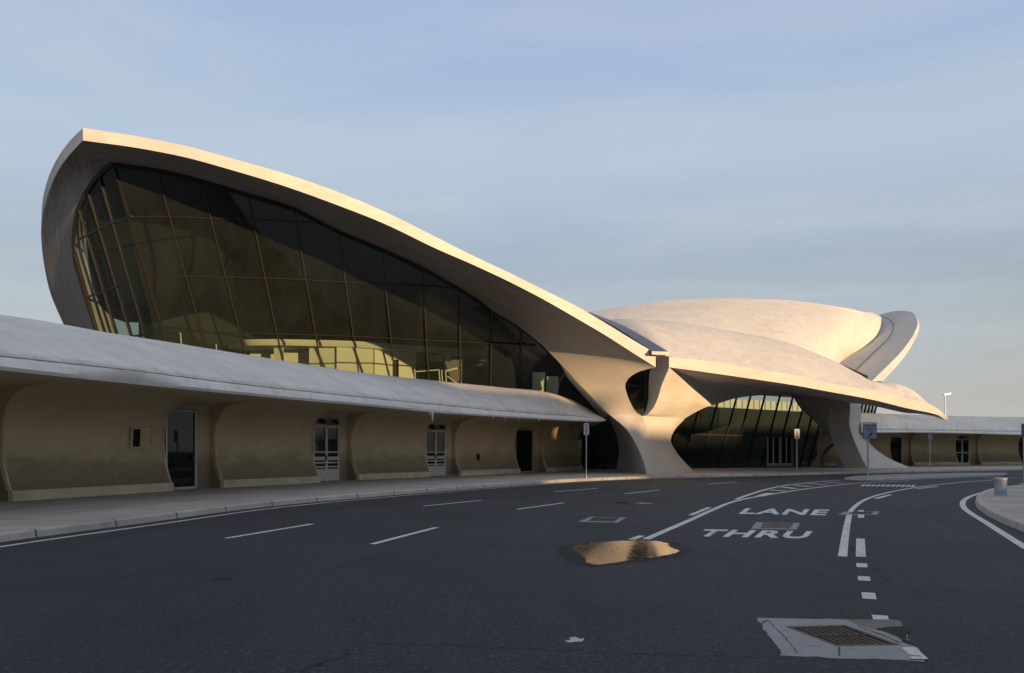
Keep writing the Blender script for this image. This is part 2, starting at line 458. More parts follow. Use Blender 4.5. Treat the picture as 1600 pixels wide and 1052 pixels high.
for it in range(140):
    for i in range(i0, len(secs)-1):
        for k in range(1, 10):
            t = (secs[i-1][k]+secs[i+1][k])*.35+(secs[i][k-1]+secs[i][k+1])*.15
            w = min(1, (i-i0)/20); secs[i][k] = secs[i][k].lerp(t, .8*w)
uvl = bm.loops.layers.uv.new('UVMap')
vs = grid(bm, secs, True, False); mp = {}; run = 0.0; ms = len(secs[0])
for i, r in enumerate(vs):
    if i: run += (secs[i][3]-secs[i-1][3]).length
    acc = 0.0
    for k, v in enumerate(r):
        if k: acc += (secs[i][k]-secs[i][k-1]).length
        mp[v] = (run, acc)
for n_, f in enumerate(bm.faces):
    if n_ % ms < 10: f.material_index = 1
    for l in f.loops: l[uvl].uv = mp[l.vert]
tip_g = rl[-1]
# roof sheet between front lip and rear rim of the wing
fr = resample([r[3] for r in rowsF], 40)
rear = spl([rl[-1][3], rl[-4][3], rl[-7][3], rl[-10][3], V((-25,68,13.5)), V((-12,76,12)), V((-2,80,11))], 40)
rr = []
for a, b in zip(fr, rear):
    rr.append([a.lerp(b, t)-V((0,0,1))*math.sin(math.pi*t)*min(.4, .02*(a-b).length) for t in [i/10 for i in range(11)]])
grid(bm, rr)
wing = finish(bm, 'wing_shell', M['shell'], term, 38)
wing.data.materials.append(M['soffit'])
wing['label'] = 'near wing shell rising to a high pointed tip with gold lit edge'

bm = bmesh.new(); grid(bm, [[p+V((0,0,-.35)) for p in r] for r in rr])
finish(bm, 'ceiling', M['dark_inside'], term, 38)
# --- near buttress: trunk and the two arms around the teardrop opening
LB = spl([U(1011,741.3,48.75), U(1003.5,716,49.0), U(994,695,49.4), U(979,671,50.0), U(951,647,50.6)], 15)
MB_ = spl([U(1047,739,51.6), U(1030,712,51.4), U(1019,692,51.2), U(1010,668,50.7), U(1003.3,650.3,50.2)], 15)
RB = spl([U(1084,736.8,54.8), U(1058,708,54.4), U(1048,688,54.2), U(1055,670,54.4), U(1070,654,55)], 15)
BL = spl([U(963,735,58.0), U(967,708,57.6), U(966,692,57.2), U(957,665,56), U(948,645,54.5)], 15)
rows_t = []
for i in range(15):
    a, m_, b, bl = LB[i], MB_[i], RB[i], BL[i]
    top = i/14
    row = []
    for t in [j/12 for j in range(13)]:                      # quadratic through a, m, b; kinks into a V at the top
        qd = a*((1-t)*(1-2*t))+m_*(4*t*(1-t))+b*(t*(2*t-1))
        li = a.lerp(m_, t*2) if t < .5 else m_.lerp(b, t*2-1)
        row.append(qd.lerp(li, top**2))
    br = b+V((.5,2.5,0))
    row += [b.lerp(br, .5), br, br.lerp(bl, .5), bl, bl.lerp(a, .5)]
    rows_t.append(row)
bm = bmesh.new()
for r in rows_t: r[0].z = r[0].z
for k in range(len(rows_t[0])): rows_t[0][k].z = .13
grid(bm, rows_t, True, True)
def arm(bm, st, n, back, ncol=7, bulge=0.0):
    ks = keyed([(a, b) for a, b in st], n); rows = []
    for i, (a, b) in enumerate(ks):
        fr_ = []
        for j in range(ncol):
            t = j/(ncol-1); p = a.lerp(b, t)
            fr_.append(p)
        bk = back(i/(len(ks)-1))
        rows.append(fr_+[b+bk[1], a+bk[0]])
    grid(bm, rows, True, False)
butt1 = finish(bm, 'buttress', M['buttress'], term, 42)
butt1['label'] = 'near flared buttress between near wing and entrance canopy'

# --- entrance shell: right arm + canopy soffit + fascia + domed roof
TD_R = [U(1003.3,650.3,50.2), U(1011.3,647.8,50.2), U(1019,639,50.05), U(1027,624,49.8), U(1030.7,613,49.6), U(1034.5,600,49.2), U(1040,587,48.8), U(1045.5,574,48.5)]
RBA = [U(1070,654,55), U(1083,646.3,55.4), U(1097,639,55.9), U(1112,633.5,56.6), U(1122,630.8,57.3), U(1131,628,58.2), U(1140,625,59.5), U(1150,622.2,61)]
bm = bmesh.new()
arm(bm, list(zip(TD_R, RBA)), 4, lambda t: (V((.3, 1.5, .05)), V((.2, 1.5, .3))), 9)
EF = [  # fascia bottom px, fascia top px, depth, soffit back edge
 ((1045.5,574),(1045.5,558.6),48.5, U(1150,622.2,61)),
 ((1103,581.8),(1103,564),48.8, U(1175,619,65)),
 ((1164,590.6),(1164,574),49.05, U(1205,617.3,69)),
 ((1240,602.0),(1240,586),49.3, U(1238,619,72)),
 ((1300,613),(1300,600),49.5, U(1290,625,71)),
 ((1340,620.2),(1340,606.8),49.6, U(1326,630.2,67)),
 ((1368.5,626),(1371,611),49.65, U(1350,632,63)),
 ((1397,633),(1397,617),49.7, U(1374,636.5,59)),
 ((1420,638.7),(1425.5,624),49.75, U(1398,642,55.5)),
 ((1440,642.6),(1442.6,628),49.8, U(1418,645.8,53)),
 ((1454,645.5),(1455,633),49.8, U(1440,647.5,51)),
 ((1467,649.5),(1470,642.5),49.8, U(1462,651.5,50.1)),
 ((1477,657),(1482,654.5),49.75, U(1478,657.8,49.8))]
UP = [U(957,499,60), U(1057,508.5,62.5), U(1118.6,519.7,63.5), U(1216,540,63.5), U(1290,565,60), U(1340,586,55),
      U(1368,597,52.5), U(1393,598.5,51.9), U(1422,607.5,51.3), U(1441,622,50.7), U(1452,632.0,50.3), U(1468,641.5,50.0), U(1482,653.5,49.8)]
st = []
for (fb, ft, Y, sb), up in zip(EF, UP):
    st.append((U(*fb, Y), U(*ft, Y), up, sb))
ks = keyed(st, 6)
rows = []
for i, (fb, ft, up, sb) in enumerate(ks):
    f = i/(len(ks)-1)
    so = [sb.lerp(fb, t)+V((0,0,1))*math.sin(math.pi*t)*.12*(1-f)*min(1, i/14) for t in [j/8 for j in range(9)]]
    ro = []
    bul = .07 if f < .5 else (.07*(1-(f-.5)/.12) if f < .62 else -.05)
    for j in range(1, 9):
        t = j/8; p = ft.lerp(up, t); w = (up-ft).length
        ro.append(p+V((0,-.35,1)).normalized()*math.sin(math.pi*t)*bul*w)
    rows.append(so+[ft]+ro)
grid(bm, rows)
grid(bm, [[p, p+V((-2.0,.6,-.5))*(k/8), p+V((-4.0,1.4,-2.2))*(k/8)] for k, p in enumerate(rows[0][9:])])
# back of the canopy, from the crest down to the soffit's inner edge
grid(bm, [[u, u.lerp(s, .5)+V((0,.4,0)), s] for _, _, u, s in ks])
ent = finish(bm, 'entrance_shell', M['shell'], term, 32)
ent['label'] = 'low front shell ending in a pointed beak over the road'
# membrane-coated top skin reads mottled: own material on the roof faces
ent.data.materials.append(M['roof'])
for p in ent.data.polygons:
    c = p.center+V((18,62,0))
    if p.normal.z > .35 and c.y > 49.2: p.material_index = 1

# scupper slab and prow between the two shells
bm = bmesh.new()
a0, a1 = U(1018.5,549,48.0), U(1045,550,48.3)
b0, b1 = U(917,487.5,59), U(922,488.3,60)
n0 = 12; rows = []
for i in range(n0):
    t = i/(n0-1)
    l = a0.lerp(b0, t)+V((0,0,1))*math.sin(math.pi*t)*.15; r = a1.lerp(b1, t)+V((0,0,1))*math.sin(math.pi*t)*.22
    d = V((0,0,-.22))
    rows.append([l, r, r+d, l+d])
grid(bm, rows, True, True)
sky1 = finish(bm, 'skylight_gutter', M['dark_strip'], term, 30)
bm = bmesh.new()
box(bm, U(1032,552,47.95), V((.53,.06,0)), V((0,.02,0)), V((0,0,.095)))
finish(bm, 'gutter_cap', M['shell'], sky1, 30)
bm = bmesh.new()                                              # prow under the cap, closing the canopy's edge
prow = [(U(1025,556,50.0), U(1045,557,48.5), 1.0), (U(1025,573,51.5), U(1044.8,576,48.5), 1.0), (U(1015.5,580,52.6), U(1040,587.5,48.75), 1.0),
        (U(1013.5,600,53.0), U(1033.6,603,49.25), .8), (U(1013,622,52.9), U(1027.2,624,49.75), .8), (U(1009.5,640,52.3), U(1017,642,50.05), .6), (U(1004.2,650,51.0), U(1004.6,650,50.2), .3)]
rows = []
for l, r, d in keyed([(a, b, V((d,0,0))) for a, b, d in prow], 5):
    rows.append([l, l.lerp(r, .5)+V((0,-.1,0)), r, r+V((.15,.6,0)), l+V((.3,d.x,0))])
grid(bm, rows, True, True)
finish(bm, 'prow', M['buttress'], term, 45)
# lip shade put in as a thin dark strip along the crest of the entrance shell
bm = bmesh.new()
cr = spl([U(1170,529,64.2), U(1216,540,64.0), U(1264,555.5,62.5), U(1313,574,58.7), U(1356,593,54.5)], 24)
rows = []
for i, p in enumerate(cr):
    h = .05+.2*min(1, i/14)
    rows.append([p+V((0,0,-.3)), p+V((0,0,h)), p+V((.1,.5,h)), p+V((.1,.5,-.3))])
grid(bm, rows, True, True)
finish(bm, 'dark_strip', M['dark_strip'], term, 30)

# --- far wing: dome, rolled valley and upturned lip
W_ = [ # rows across: bottom(hidden) ... top silhouette ; columns along
 [U(905,560,66), U(905,520,70), U(908,500,76), U(921,487.5,80)],
 [U(981,560,66), U(981,520,70), U(981,495,75), U(981.7,478,80)],
 [U(1042,560,66), U(1042,525,69.5), U(1042,492,75), U(1042.5,470,81)],
 [U(1103,570,66.5), U(1103,530,69.5), U(1103,493,75), U(1103,466.8,82)],
 [U(1164,580,67), U(1164,535,70), U(1164,495,76), U(1164,466.8,83)],
 [U(1240,595,68), U(1240,545,71), U(1240,500,77.5), U(1240,470,85)],
 [U(1270,600,69), U(1280,555,73), U(1300,512,79), U(1315,480.3,87.5)],
 [U(1285,600,71), U(1305,557,77), U(1335,517,84.5), U(1350,487.7,93)]]
ks = keyed([tuple(r) for r in W_], 7)
bm = bmesh.new()
rows = [spl(list(r), 20) for r in ks]
edge = spl([U(1296,592,78), U(1320,560,84), U(1343,547.5,87), U(1360,536,90), U(1374.7,521,93.5), U(1381.8,504,97.5), U(1379.5,496,100), U(1370,492,102.5)], 20)
rows.append([p.lerp(q, .55)+V((0,-.12,.12)) for p, q in zip(rows[-1], edge)]); rows.append(edge)
grid(bm, rows)
groove = spl([U(1312,600,77.5), U(1339.4,577,81.3), U(1356,561,83), U(1371,546,84.6), U(1388,529,88.4), U(1396,513,93.5), U(1393,503,98), U(1384,497,101.5), U(1372,493,103.5)], 20)
lipi = spl([U(1362,596,68), U(1388,570.5,73), U(1405.5,553,77), U(1419,536,81.5), U(1428.3,521,86.2), U(1434.2,504,90), U(1428.5,490.5,93.5), U(1417,486,97.5), U(1398.7,486,101.5), U(1384,489.4,104.5), U(1372,492.5,106.5)], 26)
lipo = spl([U(1379,596,69.1), U(1401,572.5,74.1), U(1414.6,555.5,78.1), U(1427,536,82.6), U(1434.6,520,87.3), U(1436.2,506,91.1), U(1430,493,94.8), U(1418,490,99.0), U(1399,490,103.0), U(1384,493,105.8), U(1372,496,107.7)], 26)
gr26 = resample(groove, 26)
ed26 = resample(edge, 26)
grid(bm, [[e, e.lerp(g, .5), g, g+V((.05,.12,-.1))] for e, g in zip(ed26, gr26)])
rows = []
for g, li, lo in zip(gr26, lipi, lipo):
    rows.append([g, g.lerp(li, .3)-V((.25,0,.25)), g.lerp(li, .65)-V((.25,0,.2)), li, lo, lo.lerp(g, .5)-V((0,0,1.2)), g-V((0,0,1.0))])
grid(bm, rows)
dome = finish(bm, 'wing_shell', M['roof'], term, 30)
bm = bmesh.new(); tube(bm, [p+V((-.05,-.05,.02)) for p in groove], .03, 6)
finish(bm, 'roof_joint', M['dark_strip'], dome, 60)
dome['label'] = 'far wing shell with broad pale dome and upturned lip'
# rear closing shell below the silhouette (keeps the inside dark)
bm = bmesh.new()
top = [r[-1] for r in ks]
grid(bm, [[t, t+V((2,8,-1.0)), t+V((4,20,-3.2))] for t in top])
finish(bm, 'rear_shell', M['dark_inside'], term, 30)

# --- glass of the near wing
def extend(pl, t, b, z):
    d = b-t; return t+d*((z-t.z)/d.z)
def px2(pl, l): return [pl.px(*p) for p in l]
gtop = [r[0] for r in rf[:10]]
gtop_all = gtop+[GF.px(819,513), GF.px(859,548), GF.px(900,588), GF.px(925,618)]
zb = 4.6
def plane_z(pl, p, z):               # slide p down the plane's line of slope to height z
    dn = V((0,0,-1))-pl.n*(V((0,0,-1)).dot(pl.n)); return p+dn*((z-p.z)/dn.z)
bm = bmesh.new()
poly(bm, gtop_all+[plane_z(GF, gtop_all[-1], zb), plane_z(GF, GF.px(258,530), zb)])
gwall = finish(bm, 'glass_wall', M['glass'], term, 0)
gwall['label'] = 'great leaning tinted glass wall of the near wing'
bs = Bars('mullion', 'bronze', gwall)
mull = [((247,270.5),(318,530)),((316,286),(379,537)),((387.5,304.5),(441,561.5)),((460,330),(501,569.5)),((528.5,361),(559.7,577.5)),
        ((596.5,392),(615.7,575.5)),((660.6,421),(669.6,591.5)),((717.5,453),(719.5,597.5)),((768,487),(766.6,601.5)),((814.5,514),(812.5,605.5)),((856,549),(852,611))]
for t, b in mull:
    a = GF.px(*t, .02); c = extend(GF, a, GF.px(*b, .02), zb)
    bs.bar(a, c, .09, .2, GF.n)
tr = [[(206,338.4),(265,338.4),(330,341),(396.7,344),(490,348)], [(229,430.5),(293,431),(354,433),(417.6,434.5),(478,437),(540,440.5),(600,443.7),(659.6,447),(712,451)],
      [(253,518.7),(314.6,518.7),(379,520.5),(430,521.6),(492,523.6),(551.8,525.6),(607.7,528.4),(663.6,531.6),(719.5,533.6),(767.4,536.4),(813.4,538.7),(838,540)]]
for t in tr:
    for p, q in zip(t, t[1:]): bs.bar(GF.px(*p, .03), GF.px(*q, .03), .06, .10, GF.n)
ca = GF.px(177.5,256, .03); cb = extend(GF, ca, GF.px(258,531, .03), zb)
bs.bar(ca, cb, .11, .2, GF.n+GL.n)
strip('gasket', [p+V((0,0,-.10)) for p in gtop_all], GF.n, .22, .14, M['gasket'], gwall)

gl_top = [r[0] for r in rl][::-1]
bm = bmesh.new()
poly(bm, gl_top[:-1]+[plane_z(GL, gl_top[-2], zb), plane_z(GL, cb, zb)])
gleft = finish(bm, 'glass_wall', M['glass'], term, 0)
gleft['label'] = 'narrow left return of the near glass wall under the wing tip'
bs = Bars('mullion', 'black', gleft)
for t, b in (((156,276),(202,436.5)), ((138,300),(181,444)), ((124,328),(156.5,436)), ((117,395),(143,487))):
    a = GL.px(*t, .02); c = extend(GL, a, GL.px(*b, .02), zb); bs.bar(a, c, .1, .2, GL.n)
for t in ([(206,338.4),(172,349),(123,374.7)], [(229,430.5),(181,447),(141,463),(132,467)], [(253,518.7),(205,526),(165,540)]):
    for p, q in zip(t, t[1:]): bs.bar(GL.px(*p, .03), GL.px(*q, .03), .12, .12, GL.n)
strip('gasket', gl_top[:-1], GL.n, .22, .14, M['gasket'], gleft)
# rear glass of the near wing, seen through the front panes
RG = [V((-30.5,60,4.6)), V((-20,71,4.6)), V((-12,75,4.6))]
bm = bmesh.new()
up = [V((-30.5,59,12.5)), V((-20.5,70.5,9.0)), V((-12,74.5,7.2))]
grid(bm, [RG, up])
grear = finish(bm, 'glass_wall', M['glass'], term, 0)
grear['label'] = 'rear glass wall seen through the left panes'
bs = Bars('mullion', 'alu', grear)
for i in range(11):
    t = i/10*2; k = min(1, int(t)); f = t-k
    a = RG[k].lerp(RG[k+1], f); b = up[k].lerp(up[k+1], f); bs.bar(a, b, .1, .1, V((.7,-.7,0)))
for f in (.3, .65):
    for k in range(2): bs.bar(RG[k].lerp(up[k], f), RG[k+1].lerp(up[k+1], f), .07, .08, V((.7,-.7,0)))

# lower glass between the annex and the near buttress, and behind the teardrop
bm = bmesh.new()
A, B = V((4.6,61.5,.17)), V((8.0,58.4,.17))
grid(bm, [[A, B], [A+V((-.2,-1.2,7)), B+V((-.2,-1.0,7))]])
gl2 = finish(bm, 'glass_wall', M['glass'], term, 0)
gl2['label'] = 'low glass strip between annex end and near buttress'
bs = Bars('mullion', 'black', gl2)
for t in (.02, .35, .68, .98): bs.bar(A.lerp(B, t), A.lerp(B, t)+V((-.2,-1.1,7)), .1, .15, V((.6,-.8,0)))
for z in (.12, 2.9): bs.bar(A+V((0,-.17*z,z)), B+V((0,-.15*z,z)), .1, .12, V((.6,-.8,0)))
bm = bmesh.new()
poly(bm, [U(940,560,54.5), U(1034,560,53.5), U(1030,622,53.2), U(1012,652,53.2), U(975,652,53.8)])
gl3 = finish(bm, 'glass_wall', M['glass'], term, 0)
gl3['label'] = 'dark glass inside the teardrop opening'
bs = Bars('mullion', 'black', gl3)
bs.bar(U(1010.5,560,53.3), U(1008,660,53.0), .16, .2, V((0,-1,0)))
bs.bar(U(940,601,54), U(1040,604,53.3), .12, .15, V((0,-1,0)))

# entrance glass under the front shell
e0, e1 = V((15.6,68,.17)), V((26.6,74.3,.17))
en = V((.49,-.87,0)).normalized()
GE = Plane(e0, e1, (e0+e1)/2+V((0,0,6.5))+en*1.9)
bm = bmesh.new()
et = px2(GE, [(1056,668),(1071,650),(1097,636),(1129,626),(1160,617),(1195,613),(1238,615),(1258,628),(1292,668),(1296,682)])
poly(bm, et+[GE.px(1270,728.3), plane_z(GE, GE.px(1086,728), .17), plane_z(GE, GE.px(1052,690), 1.5)])
gent = finish(bm, 'glass_wall', M['glass'], term, 0)
gent['label'] = 'arched entrance glass wall with slanting black mullions'
bs = Bars('mullion', 'black', gent)
for t, b in (((1091,642),(1069,719.7)), ((1121,629),(1096.5,719.7)), ((1151,621),(1124,719.7)), ((1173.5,616),(1146.7,719.7)), ((1196.5,614),(1168,719.7)), ((1220,614),(1192,719)),
             ((1240,616),(1212,722)), ((1255,636),(1231,724)), ((1269,648),(1250.7,724)), ((1281.5,662),(1264,724)), ((1292,676),(1270,724))):
    a = GE.px(*t, .02); c = extend(GE, a, GE.px(*b, .02), .17); bs.bar(a, c, .085, .16, GE.n)
for p, q in (((1056,677.2),(1140,680)), ((1140,680),(1225,682)), ((1225,682),(1290,683.2))): bs.bar(GE.px(*p, .03), GE.px(*q, .03), .1, .15, GE.n)
# pair of entrance doors, upright in front of the leaning glass
for x0, x1, x2 in ((1189.5,1198,1207.6), (1210,1218.3,1227)):
    bm = bmesh.new()
    def D(x, z): 
        p = GE.px(x, 728.4); p = V((p.x, p.y, 0))+en*.75; return V((p.x, p.y, z))
    p0, p1, p2 = D(x0,0), D(x1,0), D(x2,0); z0, z1 = .17, 2.85
    for p in (p0, p1, p2): bar(bm, p+V((0,0,z0)), p+V((0,0,z1)), .13 if p is p1 else .1, .09, en)
    bar(bm, p0+V((0,0,z1)), p2+V((0,0,z1)), .12, .085, en); bar(bm, p0+V((0,0,z0+.14)), p2+V((0,0,z0+.14)), .26, .085, en)
    d = finish(bm, 'entrance_door', M['alu'], term, 0)
    bm = bmesh.new(); poly(bm, [p0+V((0,0,z0)), p2+V((0,0,z0)), p2+V((0,0,z1)), p0+V((0,0,z1))]); finish(bm, 'pane', M['door_glass'], d, 0)

# --- far buttress with its small arched opening
bm = bmesh.new()
def two(bm, A, B, n, back):
    a = spl(A, n); b = spl(B, n); rows = []
    for p, q in zip(a, b):
        rows.append([p.lerp(q, t/6) for t in range(7)]+[q+back, p+back])
    grid(bm, rows, True, True)
apex = U(1303.7,690.5,70.0)
# shoulder: from the soffit down to the opening's apex level
two(bm, [U(1238,617.5,72), U(1252,640,72), U(1270,655,71.8), U(1291,679,71.5), apex+V((0,.02,0))],
        [U(1328,628.5,66.5), U(1328.3,640,66.5), U(1327.2,663,66.4), U(1331.5,681,66.3), U(1335.5,690.5,66.2)], 14, V((.9,1.8,0)))
two(bm, [apex, U(1310,699,69.9), U(1312,708,69.8), U(1309.5,721,69.8), U(1304,729.6,69.8)],
        [U(1335.5,690.5,66.2), U(1339.5,700,66.0), U(1344.5,711,65.8), U(1350.5,724.5,65.5), U(1355,732.4,65.2)], 14, V((.9,1.8,0)))
two(bm, [U(1291,679,71.5), U(1280.5,702,71.6), U(1274,715,71.7), U(1266.7,729.3,71.8)],
        [apex, U(1289,702,70.4), U(1281,715,70.6), U(1281.8,729.3,70.8)], 14, V((.9,1.2,0)))
# flared outer flank facing away to the right
fa = spl([U(1328,628.5,66.5), U(1328.3,640,66.5), U(1327.2,663,66.4), U(1335.5,690.5,66.2), U(1344.5,711,65.8), U(1355.5,732.4,65.2)], 16)
fb_ = spl([U(1345.5,630,70), U(1345.3,650,70), U(1346,668,69.8), U(1361,695,69.2), U(1387,715,68.4), U(1424,731.6,67.6)], 16)
rows = []
for p, q in zip(fa, fb_): rows.append([p.lerp(q, t/6) for t in range(7)]+[q+V((-.5,1.0,0)), p+V((-1.,2.0,0))])
grid(bm, rows, True, True)
butt2 = finish(bm, 'buttress', M['buttress'], term, 42)
butt2['label'] = 'far flared buttress with a small arched opening'
# piece of far-wing glass seen between far buttress and beak
bm = bmesh.new()
q0, q1 = U(1344,648,74), U(1366,648,80)
grid(bm, [[q0, q1], [q0+V((0,0,3.2)), q1+V((0,0,3.2))]])
g5 = finish(bm, 'glass_wall', M['glass'], term, 0); g5['label'] = 'sliver of glass beside the far buttress'
bs = Bars('mullion', 'black', g5)
for t in (0, .25, .5, .75, 1): bs.bar(q0.lerp(q1, t), q0.lerp(q1, t)+V((.5,-.6,3.2)), .14, .15, V((.6,-.8,0)))

# --- inside
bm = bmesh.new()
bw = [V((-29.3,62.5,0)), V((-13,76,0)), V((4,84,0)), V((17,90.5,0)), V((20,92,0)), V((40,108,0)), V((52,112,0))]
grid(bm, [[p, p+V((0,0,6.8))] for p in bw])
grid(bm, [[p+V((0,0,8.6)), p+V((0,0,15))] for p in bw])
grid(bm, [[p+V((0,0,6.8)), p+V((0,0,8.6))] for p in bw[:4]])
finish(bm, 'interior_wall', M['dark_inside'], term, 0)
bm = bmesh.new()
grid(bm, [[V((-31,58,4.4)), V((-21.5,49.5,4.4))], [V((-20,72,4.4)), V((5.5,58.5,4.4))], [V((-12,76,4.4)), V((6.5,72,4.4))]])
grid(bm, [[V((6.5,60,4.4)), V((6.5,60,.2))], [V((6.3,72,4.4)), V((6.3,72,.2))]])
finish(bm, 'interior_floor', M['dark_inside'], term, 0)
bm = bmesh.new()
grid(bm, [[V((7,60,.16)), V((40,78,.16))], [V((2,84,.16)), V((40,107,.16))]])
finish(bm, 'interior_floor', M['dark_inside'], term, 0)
for k in range(26):                                            # pale blinds in the far window band
    t = k/25; p = V((17,91.0,6.82)).lerp(V((40,107.2,6.82)), t); bm = bmesh.new()
    box(bm, p+V((0,-.3,.55)), V((.36,.26,0)), V((-.02,.03,0)), V((0,0,.55)))
    finish(bm, 'blind', M['louvre'], term, 0)
# mezzanine: curved parapet, piers, dark doorway, railing
bm = bmesh.new()
pp = [U(345,545,70), U(360,540,66), U(387,535.5,62.5), U(440,535,62), U(490,536,62), U(545,537.5,62), U(604,541,62.3), U(650,545,63.5), U(715,549,66), U(760,551,69)]
ps = spl(pp, 40)
grid(bm, [[p+V((0,0,-.24)), p+V((0,-.1,.0)), p+V((0,0,.24)), p+V((0,.5,.24)), p+V((0,2.2,-.1)), p+V((0,2.2,-.28))] for p in ps], True, True)
mez = finish(bm, 'mezzanine', M['cream'], term, 35)
def panel(x0, x1, y0, y1, Y0, Y1, th=.25, name='panel', mat='cream', parent=None):
    bm = bmesh.new()
    a, b = U(x0,y0,Y0), U(x1,y0,Y1); c, d = U(x1,y1,Y1), U(x0,y1,Y0); o = V((0,th,0))
    grid(bm, [[a, b, b+o, a+o], [d, c, c+o, d+o]], True, True)
    finish(bm, name, M[mat], parent or mez, 0)
for q in ((483,526,541,610,62.9,62.5), (526,583,541,610,62.2,62.4), (585,613,543,612,62.5,63.3), (623,649,544,612,63.2,63.8), (428,442,541,610,63,62.8),
          (390,428,541,610,65.5,65.5), (440,484,541,610,64.8,64.8), (613,623,543,562,63.1,63.2)): panel(*q)
panel(612.5,624,560,612,63.5,63.6,.1,'doorway','brown_inside'); panel(649,722,545,612,65.5,67.5,.2,'doorway','brown_inside')
for x0, x1 in ((671,678.5), (680,692), (694,705)): panel(x0, x1, 555, 565, 65.2, 65.3, .1, 'inner_window', 'alu')
bm = bmesh.new()
for x in (648, 686, 690, 696, 719): bar(bm, U(x,578,58.5), U(x+2,602,58.5), .07, .05, V((0,-1,0)))
bar(bm, U(648,581,58.5), U(687,578,58.5), .07, .05, V((0,-1,0))); bar(bm, U(696,580,58.5), U(719,574.5,58.5), .12, .05, V((0,-1,0)))
bar(bm, U(699,588,58.5), U(714,599,58.5), .07, .05, V((0,-1,0)))
finish(bm, 'railing', M['cream'], mez, 0)
panel(832,852,582,622,57.5,58.6,.2,'stair_wall','cream',term); panel(854,872,588,622,58.2,59,.2,'stair_wall','cream',term)   # cream stair walls near the buttress

